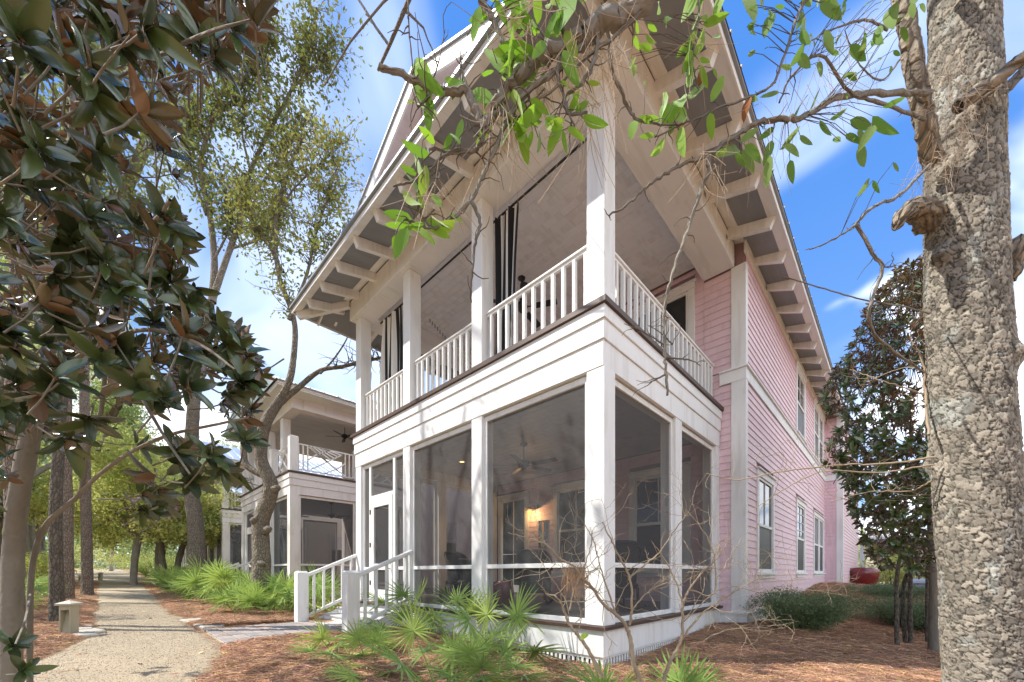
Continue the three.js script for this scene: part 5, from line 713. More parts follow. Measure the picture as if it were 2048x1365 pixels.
{
  const r = rng(99), R = [];
  const poly = [[-80, -60], [545, -60], [530, 40], [505, 80], [470, 110], [430, 120], [380, 160], [350, 230], [340, 300], [360, 380], [385, 440], [372, 520], [400, 590], [450, 650], [500, 690], [545, 735], [520, 790], [505, 850], [525, 930], [470, 985], [420, 930], [360, 960], [330, 1045], [270, 1020], [300, 930], [200, 900], [150, 960], [60, 940], [-80, 1000]];
  const gaps = [[160, 790, 60, 40], [330, 870, 55, 30], [430, 870, 30, 40], [250, 920, 50, 35], [40, 900, 40, 40], [60, 700, 30, 60]];
  const cen = V(-2.6, 3.6, 5.2);
  const ok = (u, v) => inPoly(u, v, poly) && !gaps.some(([x, y, a, b]) => Math.hypot((u - x) / a, (v - y) / b) < 1);
  let n = 0; for (let k = 0; k < 14000 && n < 640; k++) { const u = r() * 640 - 80, v = r() * 1110 - 60; if (!ok(u, v) || fbm(u * 0.011 + 3, v * 0.011, 2, 0, 44) > 0.63) continue; const d = (u > 380 && v > 600 ? 2.3 : u < 300 && v < 250 ? 1.55 : 1.9) + 2.4 * Math.pow(r(), 1.15); const p = at(u, v, d); if (p.y < 0.9) continue; n++; R.push({ p, d: p.clone().sub(cen).normalize().multiplyScalar(0.75).add(V(0.1, v < 420 ? 0.8 : 0.35, -0.05)).addScaledVector(rdir(r), 1.05).normalize() }); }
  for (const [u, v, d] of [[375, 775, 1.5], [330, 440, 1.35], [180, 130, 1.2], [290, 60, 1.15], [430, 640, 1.7], [455, 690, 1.75], [480, 760, 1.8], [400, 90, 1.5], [470, 60, 1.6], [420, 910, 1.8], [380, 960, 1.9], [490, 880, 1.9], [300, 1020, 2.1], [80, 300, 1.2], [40, 80, 1.1], [25, 1290, 2.2], [50, 1340, 2.2], [340, 560, 1.7], [240, 700, 1.6], [120, 640, 1.6], [210, 520, 1.5]]) { const p = at(u, v, d * 1.3); R.push({ p, n: 9, d: EYE.clone().sub(p).normalize().multiplyScalar(0.5).add(V(0.4, 0.2, -0.3)).addScaledVector(rdir(r), 0.35).normalize() }); }
  for (let k = 0; k < 60; k++) { const p = cen.clone().add(V(rdir(r).x * 2.6, 0.8 + rdir(r).y * 2.9, rdir(r).z * 2.2).multiplyScalar(Math.cbrt(r()) * 0.95)); if (p.distanceTo(EYE) < 1.2) continue; const [u, v, z] = toPx(p); if (z > 0.1 && u > -40 && u < 2088 && v > -40 && v < 1400 && !ok(u, v)) continue; R.push({ p, d: p.clone().sub(cen).normalize().addScaledVector(rdir(r), 0.6).normalize() }); }
  const tone = { top: [[0.038, 0.060, 0.024], [0.052, 0.076, 0.028], [0.070, 0.105, 0.030]], under: [[0.17, 0.092, 0.044], [0.14, 0.082, 0.042], [0.105, 0.085, 0.042]] };
  const g0 = (u, v, d) => { const p = at(u, v, d); p.y = groundY(p.x, p.z) - 0.1; return p; };
  magnolia('magnolia_tree', 'large magnolia filling the left side, glossy dark leaves with rusty brown undersides', R, 0.150, 8, [
    [[g0(20, 1230, 3.3), at(30, 1050, 3.25), at(55, 900, 3.2), at(80, 790, 3.2), at(105, 690, 3.2), at(130, 500, 3.1), at(150, 300, 3.0), at(160, 60, 2.9), at(150, -300, 2.9)], 0.066, 0.036],
    [[g0(58, 1250, 3.5), at(66, 1120, 3.45), at(92, 1050, 3.4), at(135, 1010, 3.35), at(160, 985, 3.3), at(175, 900, 3.2), at(200, 830, 3.1), at(212, 720, 3.0), at(230, 560, 2.8)], 0.022, 0.012],
    [[at(160, 985, 3.3), at(210, 940, 3.0), at(270, 900, 2.7), at(340, 870, 2.4), at(430, 850, 2.1), at(500, 835, 1.9)], 0.015, 0.005], [[at(90, 760, 3.15), at(180, 700, 2.7), at(290, 660, 2.2), at(400, 690, 1.9), at(470, 740, 1.8)], 0.016, 0.005], [[at(120, 600, 3.1), at(220, 500, 2.5), at(310, 440, 1.9), at(340, 400, 1.5)], 0.016, 0.005], [[at(140, 400, 3.0), at(160, 250, 2.2), at(190, 160, 1.5), at(260, 70, 1.25)], 0.010, 0.002], [[at(150, 200, 2.9), at(300, 120, 2.2), at(430, 60, 1.7), at(500, 40, 1.6)], 0.012, 0.003], [[at(235, 560, 2.8), at(260, 740, 2.4), at(320, 860, 2.2), at(380, 950, 2.0)], 0.014, 0.005], [[at(60, 1190, 3.4), at(50, 1240, 2.8), at(30, 1290, 2.2)], 0.009, 0.005]], tone, 300);
  // the magnolia between the house and the big trunk
  const q = [], c2 = V(2.55, 2.9, -4.7), poly2 = [[1850, 505], [1800, 530], [1745, 600], [1720, 650], [1690, 700], [1660, 740], [1640, 800], [1690, 850], [1660, 880], [1655, 930], [1690, 960], [1700, 1010], [1710, 1070], [1760, 1135], [1860, 1150], [1910, 1080], [1910, 505]];
  n = 0; for (let k = 0; k < 20000 && n < 1500; k++) { const u = 1630 + r() * 290, v = 490 + r() * 670; if (!inPoly(u, v, poly2)) continue; if (v > 560 && v < 880 && fbm(u * 0.025, v * 0.025, 2, 0, 6) > 0.70) continue; n++; const p = at(u, v, 5.2 + 2.4 * r()); q.push({ p, back: 0.25, n: 8, d: p.clone().sub(c2).normalize().add(V(0, 0.3, 0)).addScaledVector(rdir(r), 0.6).normalize() }); }
  const tone2 = { top: [[0.065, 0.11, 0.04], [0.09, 0.145, 0.045], [0.115, 0.16, 0.055]], under: [[0.20, 0.115, 0.065], [0.15, 0.095, 0.06], [0.23, 0.15, 0.07]] };
  magnolia('magnolia_tree', 'smaller many-stemmed magnolia with brownish leaves between the house wall and the big trunk', q, 0.105, 18, [[1795, 1795, 1170, 6.2, 1805, 1090, 1815, 900], [1825, 1822, 1170, 6.4, 1830, 1080, 1840, 850], [1800, 1812, 1175, 6.5, 1850, 1110, 1870, 800], [1850, 1856, 1170, 6.6, 1858, 1100, 1850, 700], [1866, 1868, 1175, 6.0, 1862, 1060, 1868, 560]].map(([_, u, v, d, u1, v1, u2, v2], i) => [[g0(u, v, d), at(u, v - 20, d), at(u1, v1, d), at(u2, v2, d)], i === 4 ? 0.07 : 0.032, 0.015, i === 4 ? mBark.smooth : mBark.dark]), tone2, 300, mBark.dark);
}

// ---------------------------------------------------------------- palmettos
const fanGeo = (seed, R = 0.42, N = 24, spread = 2.5, droop = 0.25) => {
  const r = rng(seed), b = new MB();
  for (let k = 0; k < N; k++) {
    const a = lerp(-spread, spread, k / (N - 1)) * 0.5 * 1.9 + (r() - 0.5) * 0.06, L = R * (0.72 + 0.28 * Math.cos(a * 0.62)) * (0.92 + 0.16 * r()), w = 0.0125 * R / 0.42, lift = 0.10 * Math.cos(a) - 0.03 + (r() - 0.5) * 0.26, dr = droop * (0.5 + r());
    const P = (t, s) => { const ww = w * Math.pow(Math.sin(Math.PI * clamp(0.12 + 0.86 * t, 0, 1)), 0.75) * (t < 0.3 ? 1.15 : 1), x = t * L, y = lift * x - dr * x * x / R * 0.55 + Math.abs(s) * ww * 0.55; return V(Math.sin(a) * x + Math.cos(a) * s * ww, y, Math.cos(a) * x - Math.sin(a) * s * ww); };
    for (let j = 0; j < 4; j++) for (const s of [-1, 1]) { const t0 = 0.02 + j / 4 * 0.98, t1 = 0.02 + (j + 1) / 4 * 0.98, A = P(t0, 0), Bq = P(t0, s), Cq = P(t1, s), D = P(t1, 0); b.tri(A, Bq, Cq, [0, 0], [1, 0], [1, 1]); if (j < 3) b.tri(A, Cq, D, [0, 0], [1, 1], [0, 1]); else b.tri(A, Cq, D, [0, 0], [1, 1], [0, 1]); }
  }
  return b.geo();
};
const fans = [fanGeo(1), fanGeo(2, 0.42, 20, 2.2, 0.35), fanGeo(3, 0.42, 26, 2.8, 0.15)];
const palmM = [leafy(0.33, 0.46, 0.11, 0.4, 0.9), leafy(0.42, 0.54, 0.13, 0.4, 0.9), leafy(0.24, 0.37, 0.09, 0.4, 0.9), leafy(0.52, 0.55, 0.18, 0.4, 0.9)], palmStalk = S({ color: C(0.20, 0.27, 0.06), roughness: 0.7 });
function palmetto(label, x, z, n, size, seed, opt = {}) {
  const r = rng(seed), t = thing('palmetto', label, 'palmetto', [x, groundY(x, z) - 0.02, z], 0, undefined);
  for (let k = 0; k < n; k++) {
    const f = opt.fans?.[k], az = f ? f[0] : k * 2.4 + r(), el = f ? f[1] : 0.35 + r() * 1.0, L = (f ? f[2] : 0.35 + r() * 0.45) * size, d = V(Math.sin(az) * Math.cos(el), Math.sin(el), Math.cos(az) * Math.cos(el)), e = d.clone().multiplyScalar(L), mid = e.clone().multiplyScalar(0.5).add(V(0, 0.07 * L, 0));
    const st = new MB().tube(spline([V(0, 0, 0), mid, e], 6), taper(0.006, 0.004, 6), 5), leaf = part('leaf', fans[(r() * 3) | 0], palmM[Math.min(3, (r() * (opt.dry ? 4 : 3)) | 0)], t);
    const fd = d.clone().add(V(0, -0.25 - 0.3 * r(), 0)).normalize(); leaf.position.copy(e); leaf.quaternion.copy(qLook(fd, V(0, 1, 0).addScaledVector(rdir(r), 0.55).addScaledVector(d, -0.4))); leaf.scale.setScalar(size * (0.75 + 0.4 * r()));
    part('stalk', st, palmStalk, t);
  }
  return t;
}
{
  const near = [[931, 1265, 'tall palmetto in front of the middle screen panel, its fan above the porch floor edge', 8, 1.25], [1005, 1335, 'palmetto in front of the lattice skirt, between the middle screen and the house corner', 8, 1.05], [815, 1275, 'yellow-green palmetto beside the near newel post of the steps', 8, 1.05], [900, 1300, 'pale palmetto leaning left in front of the porch skirt', 7, 0.95], [670, 1320, 'low palmetto at the front corner of the paver walk', 8, 0.7], [735, 1345, 'small dark palmetto at the lower middle edge, left of the others', 8, 0.65], [760, 1400, 'palmetto cut by the bottom edge left of the tall one', 6, 0.55], [880, 1410, 'palmetto cut by the bottom edge below the tall one', 8, 0.85], [985, 1420, 'palmetto cut by the bottom edge left of the bare shrub', 8, 0.75]];
  near.forEach(([u, v, label, n, s], i) => { const p = gp(u, v); palmetto(label, p.x, p.z, n, s, 50 + i, { dry: i === 2 || i === 4 }); });
  { const p = gp(1222, 1425); palmetto('palmetto with long upright blades at the bottom edge before the house corner', p.x, p.z, 4, 0.95, 71, { fans: [[5.6, 1.2, 0.22], [4.6, 1.0, 0.2], [2.2, 1.25, 0.2], [0.6, 0.9, 0.15]] }); }
  { const p = gp(1375, 1415); palmetto('palmetto with upright bright blades at the bottom edge right of the bare shrub', p.x, p.z, 4, 0.9, 72, { fans: [[2.8, 1.25, 0.2], [1.6, 1.2, 0.18], [4.4, 1.15, 0.2], [0.2, 1.0, 0.15]] }); }
  const where = ['below the thin oak trunk', 'left of the thin oak trunk', 'beside the tan house skirt', 'right of the path', 'between the two oak trunks'];
  const row = [[-7.3, 0.7], [-8.0, 1.3], [-8.8, 0.7], [-8.4, 0.2], [-9.0, 1.7], [-9.9, 0.5], [-10.4, 1.5], [-11.2, 0.9], [-11.6, 1.8], [-12.6, 1.1], [-13.2, 1.8], [-14.2, 0.9], [-15.2, 1.6], [-16.6, 1.9], [-17.8, 1.4], [-19.4, 1.8], [-21.5, 1.5], [-23.5, 1.7], [-26, 1.4], [-29, 1.6], [-12, 0.4], [-10.6, 0.3], [-14, 1.5], [-18.6, 1.0], [-9.3, 1.1], [-7.7, 0.1]];
  row.forEach(([x, z], i) => { const o = palmetto(x > -8.5 ? 'green palmetto just left of the porch steps' : x > -11 ? 'green palmetto round the foot of the thin crooked oak' : x > -16 ? 'green palmetto in front of the tan house, left of the thin oak' : 'bright palmetto far along the right edge of the path', x, z, i < 12 ? 10 : 8, 1.0 + 0.3 * hash(i, 4), 200 + i); o.userData.group = x > -8.5 ? 'palmettos beside the steps' : x > -11 ? 'palmettos round the thin oak' : x > -16 ? 'palmettos before the tan house' : 'palmettos far along the path'; });
  [[-6.2, 5.5], [-9.5, 5.4], [-11.5, 5.2], [-14, 5.6], [-8.0, 5.9], [-17, 5.3], [-20, 5.8]].forEach(([x, z], i) => { const o = palmetto('green palmetto among the trunks on the left side of the path', x, z, 8, 0.95, 300 + i); o.userData.group = 'palmettos left of the path'; });
}
// ---------------------------------------------------------------- oaks by the path
const leafTiny = leafGeo(0.10, 0.05, { n: 2, fold: 0.2 }), leafSmall = leafGeo(0.165, 0.08, { n: 2, fold: 0.2 });
function clusterGeo(seed, n, R, L, W) { const r = rng(seed), g = []; for (let k = 0; k < n; k++) { const d = rdir(r), q = leafGeo(L * (0.7 + 0.6 * r()), W * (0.8 + 0.4 * r()), { n: 2, fold: 0.2 }); q.applyMatrix4(xform(d.clone().multiplyScalar(R * Math.cbrt(r())), qLook(rdir(r), rdir(r)), 1)); g.push(q); } return mergeGeometries(g); }
function lineTree(label, D, lines, mat, leafMat, per, spread, seed, leaf = leafTiny, ground) {
  const t = thing('oak_tree', label, 'tree', [0, 0, 0]), r = rng(seed), tips = [];
  lines.forEach(([L, r0, r1, leafFrom = 2], li) => {
    const P = pxLine(L, D).map((p, i) => L[i][2] ? p : p.addScaledVector(rdir(r), i ? 0.12 : 0)); if (!li) P[0].y = groundY(P[0].x, P[0].z) - 0.15;
    const p = spline(P, P.length * 6), n = p.length - 1; part(li ? 'limb' : 'trunk', new MB().tube(p, taper(r0, r1, n, 0.8), r0 > 0.09 ? 18 : 9, r0 > 0.09 ? 0.045 : 0.06, seed), mat, t);
    p.forEach((q, k) => { if (k / n >= leafFrom) tips.push([q, lerp(r0, r1, k / n)]); });
  });
  const ends = []; const b = new MB();
  for (let k = 0; k < per[0]; k++) { let [q, w] = tips[(r() * tips.length) | 0]; let d = rdir(r).add(V(0, 0.45, 0)).normalize(), p = [q.clone()]; const L = spread * (0.4 + 0.8 * r()); for (let i = 0; i < 5; i++) { d.addScaledVector(rdir(r), 0.5).normalize(); p.push(p[i].clone().addScaledVector(d, L / 5)); ends.push([p[i + 1], i]); } b.tube(p, taper(Math.min(w * 0.7, 0.014), 0.003, 5), 4); }
  part('twigs', b, mat, t).userData.kind = 'stuff';
  const M1 = [], cs = []; for (let k = 0; k < per[1]; k++) { const [q] = ends[(r() * ends.length) | 0]; const p = q.clone().addScaledVector(rdir(r), spread * 0.36 * r()); const [u, v] = toPx(p); if (v > 735 || (u > 560 && v > 640)) continue; M1.push(xform(p, qLook(rdir(r), rdir(r)), 0.7 + r() * 0.7)); const s = 0.7 + 0.6 * r(); cs.push(C(s * (0.85 + 0.4 * r()), s, s * 0.8)); }
  inst('crown', leaf, leafMat, M1, t, cs); return t;
}
const oakLeaf = leafy(0.21, 0.24, 0.07, 0.5), oakLeafY = leafy(0.29, 0.30, 0.08, 0.5);
lineTree('thin crooked oak before the tan neighbouring house, pruning knobs on its trunk', 10.4, [
  [[[512, 1235], [518, 1140], [524, 1050], [536, 980], [530, 915], [540, 850], [556, 800]], 0.255, 0.115, 9],
  [[[552, 812], [570, 760], [577, 715], [578, 640], [566, 545], [556, 440], [575, 350], [600, 270]], 0.10, 0.03, 0.45], [[[550, 815], [590, 775], [640, 748], [690, 738], [765, 705]], 0.085, 0.035, 0.7],
  [[[577, 640], [615, 560], [640, 480], [665, 400], [680, 340]], 0.05, 0.012, 0.3], [[[640, 748], [660, 715], [690, 660], [705, 600]], 0.03, 0.01, 0.6], [[[566, 545], [530, 490], [500, 440], [480, 380]], 0.045, 0.012, 0.4], [[[533, 955], [500, 925], [480, 880], [470, 850]], 0.09, 0.06, 9], [[[556, 440], [590, 380], [640, 330], [670, 280]], 0.03, 0.01, 0.3], [[[618, 555], [670, 520], [700, 470]], 0.03, 0.008, 0.4],
], mBark.rough, oakLeafY, [460, 6800], 0.9, 501);
{ const t = scene.children[scene.children.length - 1]; for (const [u, v, du, dv, w] of [[540, 985, 20, -10, 0.11], [510, 1045, -6, -6, 0.10], [514, 1125, 16, 4, 0.09], [532, 1062, 8, -4, 0.10]]) { const a = at(u - du * 0.4, v, 10.4), b = at(u + du, v + dv, 10.2); part('pruning_knob', new MB().tube(spline([a, a.clone().lerp(b, 0.6), b], 8), [w * 1.2, w * 1.1, w, w * 0.95, w * 0.9, w * 0.85, w * 0.8, w * 0.6, 0.005], 12, 0.14, u), mBark.rough, t); } }
lineTree('taller oak before the cream house, its forked crown rising into the sky', 15.5, [
  [[[395, 1150], [392, 1050], [380, 950], [378, 870], [392, 790], [410, 690], [424, 600]], 0.30, 0.16, 9],
  [[[424, 605], [428, 520], [412, 430], [400, 340], [420, 240], [450, 150], [470, 60], [480, -40]], 0.14, 0.03, 0.3], [[[424, 600], [455, 500], [480, 420], [500, 340], [545, 250], [590, 170], [625, 90], [640, 20]], 0.12, 0.03, 0.3],
  [[[412, 430], [380, 350], [372, 270], [385, 200]], 0.06, 0.02, 0.3], [[[480, 420], [540, 350], [580, 290], [620, 240]], 0.06, 0.02, 0.3], [[[420, 240], [470, 200], [520, 130], [560, 60]], 0.05, 0.015, 0.2], [[[500, 340], [480, 260], [490, 180], [530, 90]], 0.05, 0.015, 0.3], [[[455, 500], [520, 470], [560, 430]], 0.05, 0.015, 0.4], [[[428, 520], [460, 450], [450, 380]], 0.05, 0.015, 0.3], [[[590, 170], [640, 130], [665, 80]], 0.04, 0.012, 0.2],
], mBark.rough, oakLeaf, [900, 12500], 1.25, 502, leafSmall);

// trunks on the left side of the path
{
  const trunk = (name, label, u, vTop, d, r0, lean, mat, cat = 'tree', flare = 1.25) => { const t = thing(name, label, cat, [0, 0, 0]), b = at(u, 1150, d); b.y = groundY(b.x, b.z) - 0.1; const top = at(u + lean, vTop, d), p = spline([b, b.clone().add(V(0, 0.5, 0)).lerp(top, 0.06), b.clone().lerp(top, 0.5).add(V(0.05, 0, 0.04)), top], 26); part('trunk', new MB().tube(p, [r0 * flare, r0 * (flare * 0.5 + 0.5), ...taper(r0, r0 * 0.72, 24)], 20, 0.05, u), mat, t); return [t, top]; };
  const crownOn = (t, c, rx, ry, n, mat, geo, seed, limbs = 6, from) => { const r = rng(seed), L = [], cs = []; for (let k = 0; k < limbs; k++) { const e = c.clone().add(V(rdir(r).x * rx, (r() - 0.4) * ry, rdir(r).z * rx).multiplyScalar(0.8)); const a = (from ?? c.clone().add(V(0, -ry, 0))); part('limb', new MB().tube(spline([a, a.clone().lerp(e, 0.5).add(V(0, 0.4, 0)), e], 8), taper(0.09, 0.02, 8), 7, 0.08), mBark.grey, t); for (let i = 0; i < n / limbs; i++) { const q = e.clone().lerp(a, 0.45 * r()).add(rdir(r).multiply(V(rx * 0.5, ry * 0.4, rx * 0.5)).multiplyScalar(Math.cbrt(r()))); const [u, v, z] = toPx(q); if (z < 2.5 || (u > 360 && u < 2048 && v > 0)) continue; L.push(xform(q, qLook(rdir(r), rdir(r)), 0.7 + r() * 0.7)); const s = 0.7 + 0.6 * r(); cs.push(C(s, s, s)); } } inst('crown', geo, mat, L, t, cs); };
  const cl = clusterGeo(3, 12, 0.20, 0.09, 0.038), pineT = clusterGeo(4, 26, 0.16, 0.2, 0.005), clBig = clusterGeo(5, 14, 0.42, 0.17, 0.08);
  let [t, top] = trunk('oak_tree', 'dark thick oak trunk left of the path, second from the viewer', 112, 780, 7.0, 0.10, 12, mBark.dark); crownOn(t, V(-5.4, 7.9, 3.5), 2.7, 2.0, 560, oakLeaf, cl, 31, 9, top);
  for (const [u, d, r0, lean, label, k] of [[132, 11, 0.165, 4, 'pine trunk with plated bark left of the path, thicker of the two', 1], [174, 13.5, 0.155, -4, 'pine trunk with plated bark left of the path, nearest the sand', 2], [30, 6.6, 0.11, 3, 'reddish pine trunk at the left edge behind the magnolia', 3]]) { [t, top] = trunk('pine_tree', label, u, 520, d, r0, lean, mBark.pine, 'tree', 1.3); const top2 = top.clone().add(V(0, 7, 0)); part('trunk', new MB().tube([top, top.clone().lerp(top2, 0.5), top2], [r0 * 0.72, r0 * 0.6, r0 * 0.4], 12, 0.04), mBark.pine, t); crownOn(t, top2.clone().add(V(0, 1, 0)), 2.6, 1.8, 420, leafy(0.07, 0.11, 0.035, 0.2), pineT, 60 + k, 8, top2); }
  // background oaks arching over the path
  const sunny = [leafy(0.52, 0.56, 0.20, 0.55), leafy(0.44, 0.52, 0.20, 0.55), leafy(0.34, 0.42, 0.15, 0.5), leafy(0.58, 0.58, 0.26, 0.55)];
  const bg = [[-26, 2.0, 7, 4.2, 'multi-stemmed live oak arching over the right side of the path'], [-31, 7.5, 8, 4.5, 'spreading oak with low limbs on the left side of the path'], [-38, 0.8, 8, 4.5, 'oak right of the path past the cream house'], [-45, 7, 9, 5, 'broad sunlit oak left of the far path'], [-56, 1.5, 9, 5.5, 'pale oak right of the far end of the path'], [-60, 9, 10, 6, 'far oak on the left of the sunlit sand'], [-75, 3, 10, 6.5, 'hazy oak closing the far end of the path'], [-24, 12, 8, 4.5, 'oak standing deep in the garden on the left'], [-40, 14, 10, 6, 'far green tree behind the left trunks'], [-15, 11.5, 7, 3.8, 'yellow-green tree behind the magnolia on the left'], [-55, 20, 12, 7, 'far tree at the left edge of the view'], [-30, 22, 11, 6, 'tall green tree behind the oaks on the far left']];
  bg.push([-23, 6.2, 12, 4.6, 'tall pale oak whose canopy hangs over the path behind the magnolia'], [-36, 7.0, 13, 6, 'tall light green oak left of the far path']);
  bg.forEach(([x, z, h, R, label], i) => {
    const t = thing('oak_tree', label, 'tree', [0, 0, 0]), r = rng(700 + i), hh = i === 0 ? 1 : [2, 3, 4, 6, 12, 13].includes(i) ? 2.15 : 1.5, b = V(x, groundY(x, z) - 0.1, z), stems = i === 0 ? 4 : 1 + (i % 2), L = [], cs = [];
    for (let s = 0; s < stems; s++) { const a = b.clone().add(V((r() - 0.5) * 0.9 * (stems - 1), 0, (r() - 0.5) * 0.6 * (stems - 1))), f = a.clone().add(V((r() - 0.5) * 0.9, h * 0.36, (r() - 0.5) * 0.9)); part('trunk', new MB().tube(spline([a, a.clone().lerp(f, 0.5).add(V(0.06, 0, 0.05)), f], 10), taper(0.26 - 0.03 * stems, 0.15, 10), 12, 0.06), mBark.oak, t);
      for (let k = 0; k < 9; k++) { const g = k * 2.4 + r(), e = f.clone().add(V(Math.cos(g) * R * (0.45 + 0.5 * r()), h * hh * (0.05 + 0.62 * r()), Math.sin(g) * R * (0.45 + 0.5 * r()))); part('limb', new MB().tube(spline([f, f.clone().lerp(e, 0.5).add(V(0, 0.35 + r() * 0.6, 0)), e], 10), taper(0.12, 0.02, 10), 7, 0.05), mBark.grey, t); for (let c = 0; c < (hh > 2 ? 260 : 150) / Math.sqrt(stems); c++) { const q = e.clone().lerp(f, 0.55 * r() * r()).add(rdir(r).multiply(V(1.6, hh > 2 ? 1.4 : 0.8, 1.6)).multiplyScalar(R / 5 * Math.cbrt(r()))); L.push(xform(q, qLook(rdir(r), rdir(r)), 0.6 + r() * 0.7)); const s2 = 0.65 + 0.6 * r(); cs.push(C(s2 * (0.9 + 0.25 * r()), s2, s2 * 0.85)); } } }
    inst('crown', clBig, sunny[i % 4], L, t, cs);
  });
  [[-34, 6.6, 1.6, 'sunlit bush at the left edge of the far path'], [-44, 0.2, 1.8, 'sunlit bush at the right edge of the far path'], [-52, 7.4, 2.2, 'yellow-green thicket left of the far path'], [-66, 5.0, 3.2, 'pale thicket closing the far end of the path'], [-62, 0.5, 2.8, 'green thicket right of the far end of the path'], [-21, 8.5, 1.8, 'bush among the trunks left of the path'], [-17, 12, 2.4, 'yellow-green bush behind the pine trunks'], [-27, 14, 3.0, 'tall bright bush behind the pines on the left'], [-12, 9.5, 1.8, 'bush behind the magnolia stems at the left edge']].forEach(([x, z, h, label], i) => { const t = thing('understory_bush', label, 'bush', [x, groundY(x, z), z]), r = rng(900 + i), L = [], cs = []; for (let k = 0; k < 4; k++) part('stem', new MB().tube([V(0, -0.1, 0), V((r() - 0.5) * h, h * 0.7, (r() - 0.5) * h)], [0.04, 0.01], 5), mBark.grey, t); for (let k = 0; k < 260; k++) { const d = rdir(r), f = Math.cbrt(r()); L.push(xform(V(d.x * h * 1.0 * f, h * 0.5 + d.y * h * 0.5 * f, d.z * h * 1.0 * f), qLook(rdir(r), rdir(r)), 0.5 + r() * 0.6)); const s = 0.7 + r() * 0.6; cs.push(C(s, s, s * 0.8)); } inst('foliage', clBig, sunny[i % 4], L, t, cs); });
  // garden beyond the house on the right, and the woods that close the horizon
  const r = rng(808);
  [[2.2, -21.5, 1.5, 'bright yellow-green bush in the sunlit garden beyond the red planter'], [4.4, -20.5, 1.3, 'bright green bush right of the storage box'], [5.8, -22, 1.7, 'yellow-green bush behind the magnolia stems'], [7.5, -19, 1.8, 'green bush at the right behind the magnolia trunk'], [3.2, -25.5, 2.3, 'pale green tree beyond the garden fence'], [6.5, -26, 2.6, 'light green tree beyond the garden fence on the right']].forEach(([x, z, h, label], i) => { const t = thing('garden_bush', label, 'bush', [x, groundY(x, z), z]), L = [], cs = []; for (let k = 0; k < 5; k++) part('stem', new MB().tube(spline([V(0, -0.1, 0), V((r() - 0.5) * 0.5, h * 0.4, (r() - 0.5) * 0.5), V((r() - 0.5) * 1.2, h * 0.75, (r() - 0.5) * 1.2)], 6), taper(0.03, 0.01, 6), 5), mBark.grey, t); for (let k = 0; k < 190; k++) { const d = rdir(r), f = Math.cbrt(r()); L.push(xform(V(d.x * h * 0.8 * f, h * 0.55 + d.y * h * 0.5 * f, d.z * h * 0.8 * f), qLook(rdir(r), rdir(r)), 0.5 + r() * 0.5)); const s = 0.7 + r() * 0.6; cs.push(C(s, s, s * 0.8)); } inst('foliage', clBig, sunny[(i * 2) % 4 === 2 ? 3 : 0], L, t, cs); });
  const W = [], wc = []; for (let k = 0; k < 15000; k++) { const a = r() * 6.2832, R = 92 + r() * 40, x = Math.cos(a) * R - 10, z = Math.sin(a) * R, h = 7 + 6 * fbm(a * 9, 3, 3); if (x > -60 && x < 40 && z > -20 && z < 30) continue; W.push(xform(V(x, groundY(x, z) + h * Math.pow(r(), 1.1), z), qLook(rdir(r), rdir(r)), 4 + 4 * r())); const s = 0.6 + r() * 0.6; wc.push(C(s, s, s)); } inst('distant_woods', clBig, sunny[2], W, null, wc).userData.label = 'far woods closing the horizon all round';
  const far = thing('lane_fence', 'pale fence and posts far down the path under the trees', 'fence', [0, 0, 0]); for (let i = 0; i < 14; i++) { const z = -3 + i * 0.9; part('post', new MB().box(-88, groundY(-88, z), z, -87.85, groundY(-88, z) + 1.5, z + 0.15), paint(0.35, 0.45, 0.42), far); } part('rail', new MB().box(-87.98, groundY(-88, 0) + 1.2, -3, -87.9, groundY(-88, 0) + 1.32, 9), paint(0.35, 0.45, 0.42), far);
}
// ---------------------------------------------------------------- low shrubs by the side wall
{
  const g = clusterGeo(11, 16, 0.07, 0.026, 0.011), mats = [leafy(0.17, 0.235, 0.11, 0.3), leafy(0.15, 0.21, 0.10, 0.3)];
  const shrub = (label, x, z, rx, rz, h, n, seed) => { const t = thing('evergreen_shrub', label, 'shrub', [x, groundY(x, z) - 0.02, z]), r = rng(seed), L = [], cs = [], st = new MB();
    for (let k = 0; k < 60; k++) { const a = r() * 6.28, f = Math.sqrt(r()), e = V(Math.cos(a) * rx * f, h * (0.45 + 0.5 * r()), Math.sin(a) * rz * f), p = spline([V(Math.cos(a) * 0.08, 0, Math.sin(a) * 0.08), e.clone().multiplyScalar(0.45).add(V(0, 0.09, 0)), e], 8); st.tube(p, taper(0.008, 0.002, 8), 4); for (let i = 0; i < n / 60; i++) { const q = p[3 + ((r() * 6) | 0)].clone().add(rdir(r).multiply(V(0.16, 0.09, 0.16))); q.y = Math.min(q.y, h * (1.02 - 0.3 * Math.pow(Math.hypot(q.x / rx, q.z / rz), 3))); L.push(xform(q, qLook(rdir(r), rdir(r)), 0.7 + r() * 0.6)); const s = 0.65 + r() * 0.7; cs.push(C(s, s, s)); } }
    part('stems', st, mBark.twig, t); inst('foliage', g, mats[seed % 2], L, t, cs); return t; };
  const a = gp(1605, 1272), b = gp(1815, 1270), c = gp(1745, 1205);
  shrub('low fine-leaved green shrub against the side wall of the pink house', a.x + 0.05, a.z - 0.25, 0.82, 1.0, 0.80, 3400, 40); shrub('low spreading grey-green shrub beside the big trunk', b.x + 0.15, b.z - 0.3, 1.05, 1.05, 0.74, 3600, 43); shrub('small grey-green shrub in the gap behind the other two, before the red planter', c.x + 0.3, c.z - 1.2, 1.1, 1.2, 0.36, 2400, 47);
}
